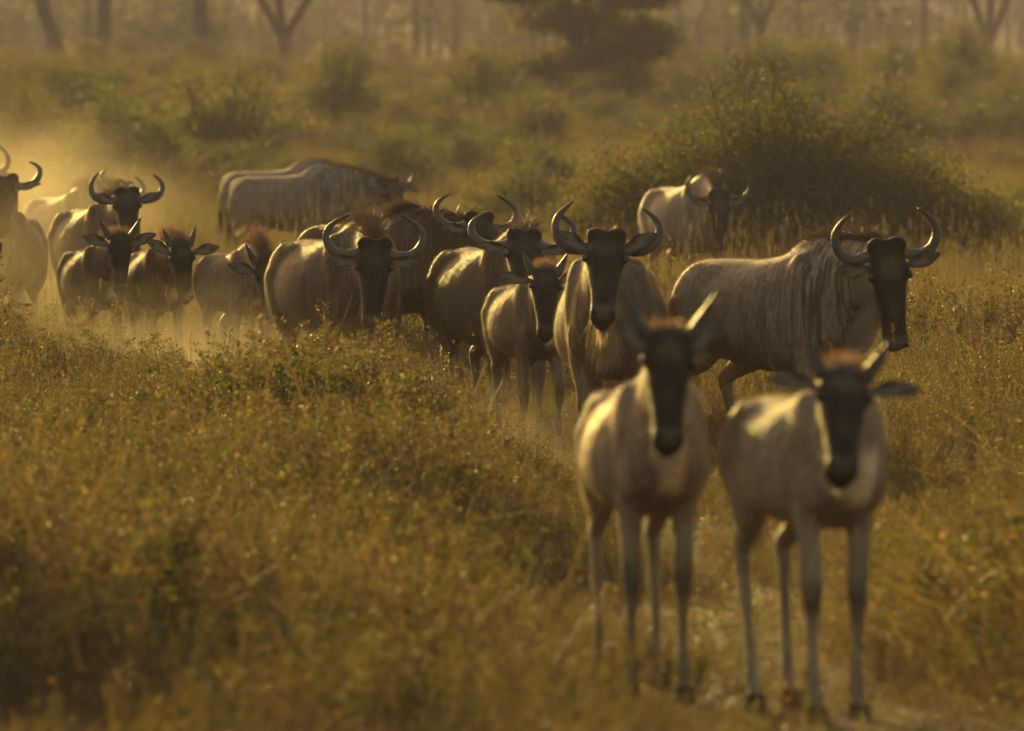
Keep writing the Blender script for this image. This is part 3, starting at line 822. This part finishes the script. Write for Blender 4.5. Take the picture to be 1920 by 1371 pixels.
    face = near * smooth(edge - 0.05, edge + 0.02, nv_)
    face = face * (1 - 0.32 * smooth(0.84, 0.93, t) * smooth(0.0, 0.05, nv_) - 0.20 * np.exp(-((t - 0.22) / 0.12) ** 2) * smooth(0.09, 0.02, lat) - 0.10 * np.exp(-((t - 0.6) / 0.12) ** 2) * smooth(0.05, 0.01, lat))
    stripe = (0.6 * smooth(-0.75, -0.3, V[:, 0] / k) + 0.4 * smooth(-0.05, 0.15, V[:, 0] / k)) * smooth(lift(0.56), lift(0.68), V[:, 2]) * (1 - near * smooth(-0.2, -0.1, nv_)) * P['stripe']
    stripe = np.maximum(stripe, 0)
    chest = smooth(0.12, 0.30, V[:, 0] / k) * smooth(0.085, 0.03, np.abs(V[:, 1] - 0.02) / k) * smooth(lift(0.60), lift(0.70), V[:, 2]) * smooth(lift(0.98), lift(0.86), V[:, 2]) * P['pale']
    cheek = near * smooth(-0.06, -0.10, nv_) * smooth(0.95, 0.7, t) * 0.22 * smooth(0.25, 0.4, t) * (nv_ > -0.25)
    leg = smooth(lift(0.60), 0.30, V[:, 2]) * (1 - (near > 0.5))
    knee = 1.25 * np.exp(-((V[:, 2] - 0.60 * lift(0.60)) / 0.055) ** 2) * (V[:, 0] > -0.4 * k) * (V[:, 2] < lift(0.58))
    leg = np.clip(0.35 * leg * P['legdark'] + 1.1 * knee, 0, 1)
    mask = np.stack([face, stripe, np.clip(chest + cheek * (1 - face), 0, 1), leg], 1)
    set_col(me, 'mask', mask)
    return me, V, nn, F, mask

def sample_surface(V, F, N):
    a, b_, c = V[F[:, 0]], V[F[:, 1]], V[F[:, 2]]
    ar = np.linalg.norm(np.cross(b_ - a, c - a), axis=1); ar = np.cumsum(ar); ar /= ar[-1]
    i = np.searchsorted(ar, rng.random(N)); u, v = rng.random((2, N))
    f = F[i]
    w = np.stack([(1 - u) * (1 - v), u * (1 - v), u * v, (1 - u) * v], 1)
    return f, w

def ear_mesh(P, s):
    """leaf-shaped cupped ear, s = +1/-1 along b"""
    poll, a, b, n, Lh = P['poll'], P['a'], P['b'], P['n'], P['Lh']
    f = Lh / 0.55; el = P['earlen']; ang = R(P['ear'][0 if s < 0 else 1])
    root = poll + a * 0.205 * Lh + b * s * 0.088 * f * P.get('hw', 1.0) - n * 0.005 * f
    d = unit(b * s * math.cos(ang) - a * math.sin(ang) + n * P.get('earfwd', 0.10))
    wv = unit(np.cross(d, n)) * s                                # across the ear, upward
    if wv @ a > 0: wv = -wv
    nn = unit(np.cross(wv, d)); nn = nn if nn @ n > 0 else -nn    # opens forward
    m, w = 18, 9
    g = Geo(); u = np.linspace(0, 1, m); v = np.linspace(-1, 1, w)
    prof = np.array([(0, .34), (.12, .42), (.3, .78), (.5, 1.0), (.68, .92), (.85, .55), (.95, .25), (1, .03)])
    W = np.interp(u, prof[:, 0], prof[:, 1]) * el * 0.20
    U, Vv = np.meshgrid(u, v, indexing='ij')
    cup = (Vv ** 2) * 0.42 * (1 - 0.55 * U) * W[:, None] + 0.30 * W[:, None] * (1 - U) * np.abs(Vv)
    bend = -0.10 * el * U ** 2
    for side, off in ((1, 0.0), (-1, -0.006)):
        X = root + d * (U * el)[..., None] + wv * (Vv * W[:, None])[..., None] + nn * (cup + bend + off * (1 - Vv ** 2))[..., None]
        i = np.arange(m - 1)[:, None] * w; j = np.arange(w - 1)[None]
        F = np.stack([i + j, i + w + j, i + w + j + 1, i + j + 1], -1).reshape(-1, 4)
        if side < 0: F = F[:, ::-1]
        rim = smooth(0.62, 0.95, np.abs(Vv)) + smooth(0.86, 1, U)
        blot = smooth(0.1, 0.4, np.sin(U * 9 + 1) * np.cos(Vv * 3.2 + 0.5)) * 0.6
        inner = np.array((0.155, 0.128, 0.10)) * P['tint']; dark = np.array((0.03, 0.022, 0.016))
        mx = np.clip(rim + blot * (side > 0), 0, 1)[..., None] if side > 0 else np.clip(0.35 + 0.6 * U, 0, 1)[..., None]
        C = inner * (1 - mx) + dark * mx
        g.add(X.reshape(-1, 3), F, C.reshape(-1, 3))
    return g.mesh('ear', [M['ear']])

HORN_ADULT = np.array([(0, 0, 0), (.05, -.016, .004), (.105, -.022, .010), (.158, -.004, .014), (.195, .038, .012), (.208, .088, .006), (.196, .138, -.002), (.160, .182, -.010), (.118, .212, -.016), (.088, .230, -.020)])
def horn_mesh(P, s):
    poll, a, b, n, Lh = P['poll'], P['a'], P['b'], P['n'], P['Lh']
    f = Lh / 0.55
    up = unit(-a * 0.92 + n * 0.25)
    if P['adult']:
        sp, hi, tin = P['horn']
        root = poll + b * s * 0.082 * f + a * 0.035 * f - n * 0.03
        q = HORN_ADULT.copy(); q[:, 0] *= sp * rng.uniform(0.95, 1.05); q[:, 1] *= hi * rng.uniform(0.93, 1.07); q[:, 2] += np.linspace(0, 1, 10) ** 2 * rng.normal(0, 0.02)
        q[6:, 0] += tin * np.array([0.15, 0.4, 0.75, 1.0])
        r = np.array([.038, .036, .034, .032, .029, .0255, .0215, .016, .0105, .004]) * f * 0.86
        pts = root + s * b * q[:, :1] + up * q[:, 1:2] + n * q[:, 2:3]
        c0, c1, nr = np.array((.12, .106, .092)), np.array((.032, .027, .023)), 46
    else:
        hl, outw = P['horn'][:2]
        root = poll + b * s * 0.082 * f + a * 0.03 * f - n * 0.01
        t = np.linspace(0, 1, 6)
        q = np.stack([outw * hl * (t ** 0.85), hl * t, -0.06 * hl * t ** 2], 1)
        r = np.array([.026, .0235, .020, .0155, .0095, .0035]) * (0.6 + 0.4 * f / 0.75)
        pts = root + s * b * q[:, :1] + up * q[:, 1:2] + n * q[:, 2:3]
        c0, c1, nr = np.array((.06, .052, .046)), np.array((.025, .022, .019)), 26
    g = Geo()
    D = catmull(np.hstack([pts, r[:, None]]), nr)
    tt = np.linspace(0, 1, nr)
    D[:, 3] *= 1 + 0.035 * np.sin(tt * 60) * smooth(0.75, 0.3, tt)          # growth rings
    T = unit(np.gradient(D[:, :3], axis=0)); A = np.tile(n, (nr, 1)); A = unit(A - T * (A * T).sum(1, keepdims=True)); B = np.cross(T, A)
    V, Q, Tr = ring_loft(D[:, :3], A, B, np.maximum(D[:, 3], .002), np.maximum(D[:, 3], .002), 14)
    C = np.repeat(c0 * (1 - tt[:, None] ** 1.3) + c1 * tt[:, None] ** 1.3, 14, 0); C = np.vstack([C, C[:1], C[-1:]])
    add_loft(g, V, Q, Tr); g.C.append(C)
    return g.mesh('horn', [M['horn']])

def hoof_mesh(k):
    g = Geo()
    for s in (-1, 1):
        z = np.array([0.0, 0.012, 0.035, 0.062]); Lx = np.array([.056, .053, .044, .034]) * k; Wy = np.array([.023, .022, .020, .017]) * k
        Cn = np.stack([np.array([.006, .003, -.006, -.016]) * k, np.full(4, s * .021 * k), z], 1)
        add_loft(g, *ring_loft(Cn, np.tile([1., 0, 0], (4, 1)), np.tile([0, 1., 0], (4, 1)), Lx, Wy, 10, 2.4))
    return g.mesh('hoof', [M['hoof']])
HOOVES = {}

def make_wildebeest(name, label, P, group='wildebeest in the herd'):
    adult = P['adult']
    P.setdefault('ww', 1.0); P.setdefault('nw', 1.0)
    if adult:
        d = dict(k=1.0, belly=0.545, Lh=0.55, neck=0.66, fy=0.115, earlen=0.205, voxel=0.02, stripe=1.0, pale=0.25, legdark=1.0, horn=(1.0, 1.0, 0.0))
    else:
        d = dict(k=0.68, belly=0.575, Lh=0.43, neck=0.46, fy=0.085, earlen=0.205, voxel=0.015, stripe=0.3, pale=1.0, legdark=0.5, horn=(0.135, 0.5), lr=0.76)
    for kk, v in d.items(): P.setdefault(kk, v)
    P.setdefault('front', [(0.10, 0), (-0.12, 0)]); P.setdefault('hind', [(-0.10, 0), (0.14, 0)])
    P.setdefault('ear', (10, 10)); P.setdefault('tint', np.array((1, 1, 1.0))); P.setdefault('coat', (0.235, 0.195, 0.155))
    dist = s2d(P['s']); th = R(P['heading'])
    fwd = np.array([math.sin(th), -math.cos(th), 0]); left = np.array([-fwd[1], fwd[0], 0])
    org = np.array([gx(P['px'], P['s']), dist, 0.0]); org[2] = float(relief(org[0], org[1])) - 0.01
    k = P['k']; lift = lambda z: P['belly'] + (z - 0.53) * k
    # poll and muzzle where the head is carried
    nb = org + fwd * 0.16 * k + np.array([0, 0, lift(1.02)])
    pollw = reach(nb, P['neck'], *P['poll_px'])
    muzw = reach(pollw, P['Lh'], *P['muz_px'])
    to_local = lambda w: np.array([(w - org) @ fwd, (w - org) @ left, w[2] - org[2]])
    aw, bw, nw = head_frame(pollw, muzw, P['face'])
    rot = lambda w: np.array([w @ fwd, w @ left, w[2]])
    P['poll'], P['a'], P['b'], P['n'] = to_local(pollw), rot(aw), rot(bw), rot(nw)
    root = empty(name, org, math.atan2(fwd[1], fwd[0]))
    tag(root, label, 'wildebeest', group)
    me, V, nn, F, mask = build_body(P)
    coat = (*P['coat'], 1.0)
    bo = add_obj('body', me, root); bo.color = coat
    f = P['Lh'] / 0.55; poll, a, b, n = P['poll'], P['a'], P['b'], P['n']; Lh = P['Lh']
    # short coat hair: one sliver each, laid along the growth
    if P.get('fur', 16000):
        fi, w = sample_surface(V, F, int(P.get('fur', 16000) * 2.6))
        p = np.einsum('nk,nkj->nj', w, V[fi]); nrm = unit(np.einsum('nk,nkj->nj', w, nn[fi])); mk = np.einsum('nk,nkj->nj', w, mask[fi])
        flow = np.tile([-1.0, 0, -0.75], (len(p), 1)); onhead = ((p - poll) @ a > -0.05) & (np.abs((p - poll) @ b) < 0.17) & ((p - poll) @ n > -0.26 * f) & ((p - poll) @ a < Lh * 1.08)
        flow[onhead] = a; onleg = p[:, 2] < P['belly']; flow[onleg & ~onhead] = (0, 0, -1.0)
        flow = unit(flow - nrm * (flow * nrm).sum(1, keepdims=True))
        D = unit(flow + nrm * rng.uniform(0.12, 0.5, (len(p), 1)) + rng.normal(0, 0.10, (len(p), 3)))
        Ls = rng.uniform(0.018, 0.036, len(p)) * np.where(onhead | onleg, 0.6, 1.0)
        side = unit(np.cross(D, nrm)) * 0.0010
        Vs = np.stack([p - side - nrm * 0.002, p + side - nrm * 0.002, p + D * Ls[:, None]], 1).reshape(-1, 3)
        Fs = np.arange(len(Vs)).reshape(-1, 3)
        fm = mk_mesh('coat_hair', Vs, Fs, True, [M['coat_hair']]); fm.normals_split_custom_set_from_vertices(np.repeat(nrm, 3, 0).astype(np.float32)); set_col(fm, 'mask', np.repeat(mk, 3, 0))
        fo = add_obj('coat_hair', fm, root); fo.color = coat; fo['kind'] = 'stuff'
    # horns, ears, eyes, nostrils
    for s in (-1, 1):
        add_obj('horn', horn_mesh(P, s), root)
        add_obj('ear', ear_mesh(P, s), root)
        g = Geo(); add_loft(g, *ellipsoid(poll + a * 0.285 * Lh + b * s * 0.104 * f * P.get('hw', 1.0) + n * 0.030 * f, [b * 0.019 * f, n * 0.024 * f, a * 0.024 * f], 10))
        add_obj('eye', g.mesh('eye', [M['eye']]), root)
        g = Geo(); add_loft(g, *ellipsoid(poll + a * 0.955 * Lh + b * s * 0.048 * f + n * 0.066 * f, [b * 0.012 * f, n * 0.008 * f, a * 0.018 * f], 8))
        add_obj('nostril', g.mesh('nostril', [M['nostril']]), root)
    kh = 1.0 if adult else 0.8
    if kh not in HOOVES: HOOVES[kh] = hoof_mesh(kh)
    for (x, y, up) in P['feet']:
        add_obj('hoof', HOOVES[kh], root, (x - 0.01, y, max(up, 0.004)))
    # mane along the crest
    c, An, Bn, hh, hw = P['neck']
    nm = P.get('mane', 1500 if adult else 1100)
    t = rng.uniform(0.28, 1.0, nm); i = (t * 22.99).astype(int)
    crest = c[i] + An[i] * (hh[i] * 0.95)[:, None]
    fr = t * 23 - i; i2 = np.minimum(i + 1, 23); crest += fr[:, None] * (c[i2] + An[i2] * (hh[i2] * 0.95)[:, None] - crest)
    crest += Bn[i] * rng.normal(0, 0.016, (nm, 1)) * (1.2 if adult else 1.5)
    lo = crest[:, 2] < lift(1.24) + 1e9
    tng = unit(np.gradient(c, axis=0))[i]
    ml = P.get('manelen', 0.16 if adult else 0.075)
    side = P.get('maneside', 0.0)
    if adult:
        D = An[i] * (0.9 - abs(side)) - tng * 0.35 + Bn[i] * (side + rng.normal(0, 0.30, (nm, 1)))
        Vh, Fh, Ch = strands(crest, D, ml * rng.uniform(0.3, 1.2, nm), 0.0034, 4, P.get('manedroop', 0.24), np.array((0.020, 0.014, 0.010)), np.array((0.060, 0.034, 0.019)) * rng.uniform(0.6, 1.5, (nm, 1)), 0.2)
    else:
        D = An[i] * 1.0 - tng * 0.2 + Bn[i] * rng.normal(0, 0.18, (nm, 1))
        Vh, Fh, Ch = strands(crest, D, ml * rng.uniform(0.35, 1.35, nm), 0.0030, 3, 0.03, np.array((0.05, 0.033, 0.024)), np.array((0.15, 0.088, 0.054)) * rng.uniform(0.6, 1.4, (nm, 1)), 0.22)
    g = Geo(); g.add(Vh, Fh, Ch)
    # withers ridge of the mane
    nr = nm // 2; xr = rng.triangular(-0.34, 0.02, 0.16, nr) * k
    rl = np.clip(1 - ((xr / k + 0.0) / 0.34) ** 2, 0.1, 1) * rng.uniform(0.35, 1.2, nr)
    pr = np.stack([xr, rng.normal(0, 0.015, nr), lift(np.interp(xr / k, [-.42, -.2, -.02, .1, .22], [1.134, 1.168, 1.235, 1.262, 1.24])) - 0.012], 1)
    if adult:
        D = np.tile([-0.6, 0, 0.7], (nr, 1)) + np.stack([np.zeros(nr), side + rng.normal(0, .35, nr), np.zeros(nr)], 1)
        Vh, Fh, Ch = strands(pr, D, ml * 0.75 * rl, 0.0034, 4, 0.16, np.array((0.022, 0.015, 0.010)), np.array((0.060, 0.036, 0.020)) * rng.uniform(0.6, 1.5, (nr, 1)), 0.2)
    else:
        Vh, Fh, Ch = strands(pr, np.tile([-0.3, 0, 0.8], (nr, 1)), ml * 0.6 * rl, 0.003, 2, 0.05, np.array((0.05, 0.03, 0.02)), np.array((0.2, 0.10, 0.05)) * rng.uniform(0.7, 1.3, (nr, 1)), 0.2)
    g.add(Vh, Fh, Ch)
    o = add_obj('mane', g.mesh('mane', [M['hair']]), root); o['kind'] = 'stuff'
    # tuft behind the horns
    nt = P.get('tuft', 420 if adult else 700)
    ang = rng.uniform(0, 2 * np.pi, nt); rr = np.sqrt(rng.random(nt)) * (0.05 if adult else 0.062) * f / (1 if adult else 0.8)
    pt = poll + b * (np.cos(ang) * rr)[:, None] - n * (0.045 * f + np.sin(ang) * rr * 0.8)[:, None] + a * 0.012
    D = -a * 1.0 - n * 0.25 + b * (np.cos(ang) * rr / 0.06 * 0.35)[:, None]
    tl = P.get('tuftlen', 0.06 if adult else 0.085)
    tipc = np.array((0.12, 0.055, 0.025)) if adult else np.array((0.20, 0.115, 0.07))
    Vh, Fh, Ch = strands(pt, D, tl * rng.uniform(0.35, 1.25, nt), 0.0030, 3, 0.0, tipc * 0.45, tipc * rng.uniform(0.6, 1.4, (nt, 1)), 0.24)
    g = Geo(); g.add(Vh, Fh, Ch)
    o = add_obj('forelock', g.mesh('forelock', [M['hair']]), root); o['kind'] = 'stuff'
    # beard under the throat
    nb_ = P.get('beard', 1800 if adult else 380)
    t = rng.uniform(0.48, 1.0, nb_); i = (t * 22.99).astype(int)
    pb = c[i] - An[i] * (hh[i] * 0.96)[:, None] + Bn[i] * rng.normal(0, 0.022, (nb_, 1))
    nj = nb_ // 3
    tj = rng.uniform(0.25, 0.93, nj)
    pj = poll + a * (tj * Lh)[:, None] - n * (np.interp(tj, [.25, .36, .46, .6, .74, .93], [.165, .172, .16, .128, .10, .078]) * f)[:, None] + b * rng.normal(0, 0.012, (nj, 1))
    allp = np.vstack([pb, pj])
    down = np.tile([-0.25, 0, -1.0], (len(allp), 1)); down[len(pb):] = -n * 0.8 + np.array([0, 0, -0.5])
    bl = P.get('beardlen', 0.17 if adult else 0.05)
    blen = bl * np.concatenate([rng.uniform(0.4, 1.1, nb_), rng.uniform(0.25, 0.6, nj)])
    bc = np.array(P.get('beardcol', (0.30, 0.235, 0.16)))
    Vh, Fh, Ch = strands(allp, down, blen, 0.0038, 4, 0.15, bc * 0.6, bc * rng.uniform(0.7, 1.3, (len(allp), 1)), 0.2)
    g = Geo(); g.add(Vh, Fh, Ch)
    o = add_obj('beard', g.mesh('beard', [M['hair']]), root); o['kind'] = 'stuff'
    # tail: dock and long dark tassel
    rp = np.array([-1.075 * k, 0, lift(1.03)])
    dock = [rp + np.array([0.03, 0, 0.0]), rp + np.array([-0.035, 0.0, -0.05]) * k, rp + np.array([-0.05, 0.005, -0.20]) * k, rp + np.array([-0.045, 0.01, -0.36]) * k]
    g = Geo(); tube(dock, [0.03 * k, 0.025 * k, 0.018 * k, 0.010 * k], 8, (0, 1, 0), 1, 14, (0.10, 0.075, 0.055), g)
    tl_ = add_obj('tail', g.mesh('tail', [M['hair']]), root)
    ntl = 420; dk = catmull(np.array(dock), 40); ii = rng.integers(8, 40, ntl)
    Vh, Fh, Ch = strands(dk[ii], np.tile([-0.12, 0, -1.0], (ntl, 1)), rng.uniform(0.18, 0.42, ntl) * k, 0.005, 4, 0.15, np.array((0.016, 0.012, 0.009)), np.array((0.03, 0.02, 0.013)), 0.10)
    g = Geo(); g.add(Vh, Fh, Ch)
    o = add_obj('tassel', g.mesh('tassel', [M['hair']]), tl_); o['kind'] = 'stuff'
    return root

CA = dict(adult=1)
def A_(**kw): return dict(adult=1, **kw)
def C_(**kw): return dict(adult=0, **kw)
HERD = [
 ('wildebeest_calf', 'young wildebeest standing blurred in the foreground, the left one of the front two',
  C_(s=559, px=1230, heading=8, poll_px=(1254, 622), muz_px=(1252, 842), face=2, front=[(0.03, 0), (-0.02, 0)], hind=[(0.05, 0), (-0.06, 0)], belly=0.635, beard=1000, beardlen=0.09, beardcol=(0.74, 0.65, 0.50), earlen=0.175, ear=(55, 50), horn=(0.17, 0.55), voxel=0.013, coat=(0.329, 0.278, 0.217), stripe=0.12, fur=14000)),  # whitish throat hair, its colour brightened further for the sunlit glow under the chin
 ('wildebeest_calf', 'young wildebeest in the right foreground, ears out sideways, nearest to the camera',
  C_(s=580, px=1560, belly=0.635, beard=1000, beardlen=0.09, beardcol=(0.74, 0.65, 0.50), earlen=0.185, heading=17, poll_px=(1583, 695), muz_px=(1577, 897), face=2, front=[(-0.02, 0), (0.05, 0)], hind=[(-0.10, 0), (0.08, 0)], ear=(12, 10), horn=(0.15, 0.5), voxel=0.013, coat=(0.348, 0.299, 0.238), stripe=0.1, fur=14000)),  # pale throat hair with the sunlit glow put into beardcol too
 ('wildebeest', 'pale grey adult wildebeest with dark neck stripes walking on the right behind the front calves',
  A_(s=350, px=1535, heading=38, poll_px=(1662, 462), muz_px=(1680, 657), face=8, front=[(-0.18, 0), (0.16, 0)], hind=[(0.10, 0), (-0.18, 0)], ear=(14, 0), horn=(0.95, 1.0, 0.02), beardlen=0.22, beardcol=(0.42, 0.36, 0.28), coat=(0.351, 0.293, 0.231), stripe=1.0, fur=20000)),
 ('wildebeest', 'lone adult wildebeest far right in front of the big round bush',
  A_(s=196, px=1318, heading=22, k=1.04, poll_px=(1349, 362), muz_px=(1351, 472), face=0, ear=(18, 18), horn=(1.02, 1.1, 0.02), coat=(0.30, 0.25, 0.20), stripe=0.3, fur=9000)),
 ('wildebeest', 'adult wildebeest facing the camera in the centre, ears raised over its horns, pale beard',
  A_(s=350, px=1140, heading=-4, poll_px=(1137, 447), muz_px=(1129, 604), face=-2, front=[(-0.12, 0), (0.12, 0)], hind=[(0.1, 0), (-0.1, 0)], ear=(38, 36), earfwd=0.25, earlen=0.225, horn=(0.92, 1.05, 0.02), coat=(0.246, 0.192, 0.140), stripe=0.6, fur=20000, beard=2600, beardlen=0.27, beardcol=(0.46, 0.36, 0.23))),
 ('wildebeest_calf', 'young wildebeest with upright spike horns between the two central adults',
  C_(s=335, px=1010, heading=14, poll_px=(1022, 505), muz_px=(1024, 632), face=6, front=[(0.10, 0.07), (-0.04, 0)], hind=[(-0.08, 0), (0.08, 0)], ear=(28, 8), horn=(0.125, 0.48), coat=(0.236, 0.189, 0.142), fur=18000)),
 ('wildebeest', 'round-bellied adult wildebeest with head half hidden behind a calf in the centre',
  A_(s=314, px=966, heading=19, poll_px=(982, 445), muz_px=(985, 580), face=4, front=[(0.1, 0), (-0.1, 0)], hind=[(-0.15, 0), (0.12, 0)], ear=(5, 10), horn=(1.06, 1.0, 0.03), coat=(0.149, 0.112, 0.077), stripe=0.8, ww=1.06, fur=20000)),
 ('wildebeest', 'adult wildebeest with long dark mane falling over its shoulder, behind the big-horned one',
  A_(s=276, px=768, heading=42, poll_px=(897, 410), muz_px=(925, 535), face=20, ear=(12, 10), horn=(0.98, 1.0, 0.0), coat=(0.125, 0.094, 0.066), stripe=1.0, mane=2600, manelen=0.22, manedroop=0.5, maneside=-0.6, fur=14000)),
 ('wildebeest', 'adult wildebeest with widest curling horns and lowered head left of centre',
  A_(s=305, px=668, heading=22, poll_px=(703, 460), muz_px=(697, 618), face=0, ear=(0, -2), horn=(1.02, 1.02, -0.02), coat=(0.172, 0.131, 0.092), stripe=0.65, ww=1.04, fur=20000, neck=0.7)),
 ('wildebeest_calf', 'young wildebeest with a tall red mane tuft beside the widest-horned adult',
  C_(s=275, px=466, heading=22, poll_px=(497, 486), muz_px=(509, 604), face=14, ear=(28, 20), horn=(0.14, 0.45), coat=(0.274, 0.230, 0.177), fur=13000, manelen=0.13)),
 ('wildebeest_calf', 'young wildebeest with red nape tuft, the middle one of three calves at left',
  C_(s=270, px=308, heading=15, poll_px=(338, 454), muz_px=(349, 566), face=12, ear=(12, 34), horn=(0.125, 0.4), coat=(0.201, 0.159, 0.115), fur=13000, manelen=0.11)),
 ('wildebeest_calf', 'darkest brown young wildebeest, leftmost of three calves, below a horned adult',
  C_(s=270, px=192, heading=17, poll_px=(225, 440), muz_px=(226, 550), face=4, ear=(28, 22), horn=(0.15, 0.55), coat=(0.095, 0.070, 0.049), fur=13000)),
 ('wildebeest', 'horned adult wildebeest with shaggy red-brown crown above the darkest calf at left',
  A_(s=230, px=206, heading=20, poll_px=(238, 362), muz_px=(240, 462), face=2, ear=(18, 18), earfwd=0.4, horn=(0.95, 1.02, 0.04), coat=(0.135, 0.102, 0.072), stripe=0.7, fur=12000, tuft=700, tuftlen=0.11)),
 ('wildebeest', 'dust-veiled wildebeest seen from the flank behind the horned adult at left',
  A_(s=195, px=152, heading=27, poll_px=(232, 348), muz_px=(246, 432), face=30, ear=(16, 16), horn=(0.7, 0.9, 0.0), k=0.94, belly=0.53, coat=(0.12, 0.095, 0.072), fur=6000)),
 ('wildebeest', 'wildebeest in golden dust at the left edge, one curled horn and ear clear of it',
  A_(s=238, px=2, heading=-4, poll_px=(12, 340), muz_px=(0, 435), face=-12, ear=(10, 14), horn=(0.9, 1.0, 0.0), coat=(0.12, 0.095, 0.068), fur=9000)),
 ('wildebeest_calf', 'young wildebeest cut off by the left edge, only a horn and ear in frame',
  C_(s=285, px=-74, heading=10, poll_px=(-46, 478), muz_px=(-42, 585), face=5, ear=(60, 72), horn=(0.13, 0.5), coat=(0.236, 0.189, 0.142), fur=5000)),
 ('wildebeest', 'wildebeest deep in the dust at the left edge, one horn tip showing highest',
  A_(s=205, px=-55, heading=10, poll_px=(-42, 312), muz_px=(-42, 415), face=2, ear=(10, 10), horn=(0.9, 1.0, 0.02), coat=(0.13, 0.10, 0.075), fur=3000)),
 ('wildebeest', 'light grey adult wildebeest seen side-on in the middle distance, nearer of the pair walking right',
  A_(s=166, px=602, heading=62, k=1.06, poll_px=(733, 340), muz_px=(757, 420), face=14, manelen=0.08, ear=(-20, 10), horn=(1.0, 1.05, 0.0), coat=(0.27, 0.23, 0.185), stripe=0.8, fur=9000)),
 ('wildebeest', 'adult wildebeest mostly hidden behind the side-on grey one, back and mane showing',
  A_(s=158, px=575, heading=58, k=1.08, poll_px=(664, 338), muz_px=(700, 415), face=45, manelen=0.09, ear=(0, 10), horn=(0.9, 0.95, 0.0), coat=(0.25, 0.21, 0.165), stripe=0.8, fur=5000)),
]
for nm_, lb_, P_ in HERD:
    make_wildebeest(nm_, lb_, P_)

# ------------------------------------------------------------------ air
def volume_mat(name, col, dens, aniso):
    m, N, L = new_mat(name)
    v = N.new('ShaderNodeVolumePrincipled')
    v.inputs['Color'].default_value = (*col, 1); v.inputs['Density'].default_value = dens; v.inputs['Anisotropy'].default_value = aniso
    o = N.new('ShaderNodeOutputMaterial'); L.new(v.outputs[0], o.inputs['Volume'])
    return m

def box(x0, x1, y0, y1, z0, z1):
    V = [(x, y, z) for z in (z0, z1) for y in (y0, y1) for x in (x0, x1)]
    F = [(0, 2, 3, 1), (4, 5, 7, 6), (0, 1, 5, 4), (2, 6, 7, 3), (0, 4, 6, 2), (1, 3, 7, 5)]
    return V, F
V, F = box(-1000, 1000, -100, 1340, -2.0, 36.0)
tag(add_obj('haze', mk_mesh('haze', V, F, False, [volume_mat('haze', (0.28, 0.255, 0.36), 0.0012, 0.0)])), 'pale golden haze filling the air', 'haze', None, 'stuff')

# dust kicked up by the hooves: puffs that thin out towards their rim
def dust_mat(name, dens):
    m, N, L = new_mat(name)
    tc = N.new('ShaderNodeTexCoord')
    ln = N.new('ShaderNodeVectorMath'); ln.operation = 'LENGTH'; L.new(tc.outputs['Object'], ln.inputs[0])
    fall = math_node(N, L, 'SUBTRACT', 1.0, math_node(N, L, 'POWER', ln.outputs['Value'], 2.0))
    fall = math_node(N, L, 'POWER', math_node(N, L, 'MAXIMUM', fall, 0.0), 1.6)
    nz = ramp(N, L, noise(N, L, 2.2, 3, tc.outputs['Object']), [(0.35, (0.15,) * 3), (0.65, (1.5,) * 3)])
    d = math_node(N, L, 'MULTIPLY', math_node(N, L, 'MULTIPLY', fall, nz), dens)
    v = N.new('ShaderNodeVolumePrincipled')
    v.inputs['Color'].default_value = (0.88, 0.76, 0.55, 1); v.inputs['Anisotropy'].default_value = 0.25
    L.new(d, v.inputs['Density'])
    o = N.new('ShaderNodeOutputMaterial'); L.new(v.outputs[0], o.inputs['Volume'])
    return m
g = Geo(); add_loft(g, *ellipsoid((0, 0, 0), [(1, 0, 0), (0, 1, 0), (0, 0, 1)], 24))
PUFF = g.mesh('dust_cloud', [])
for lab, px, s, z, (rx, ry, rz_), dn in [
    ('golden dust cloud around the animals at the left edge', -10, 208, 0.9, (1.9, 2.8, 1.3), 0.09),
    ('dust drifting in front of the animal at the left edge', -20, 262, 0.7, (1.0, 1.4, 1.1), 0.07),
    ('dust rising behind the left-edge animals', 20, 168, 0.9, (2.5, 4.5, 1.5), 0.035),
    ('low dust about the legs of the three left calves', 260, 290, 0.1, (1.9, 2.4, 0.85), 0.12),
    ('low dust about the legs of the big-horned adult', 570, 318, 0.05, (1.8, 2.2, 0.75), 0.10),
    ('thin dust on the track below the central adults', 1020, 345, 0.0, (1.0, 2.0, 0.55), 0.07)]:
    me = PUFF.copy(); me.materials.append(dust_mat('dust', dn))
    o = add_obj('dust_cloud', me, None, (gx(px, s), s2d(s), z)); o.scale = (rx, ry, rz_)
    tag(o, lab, 'dust', None, 'stuff')
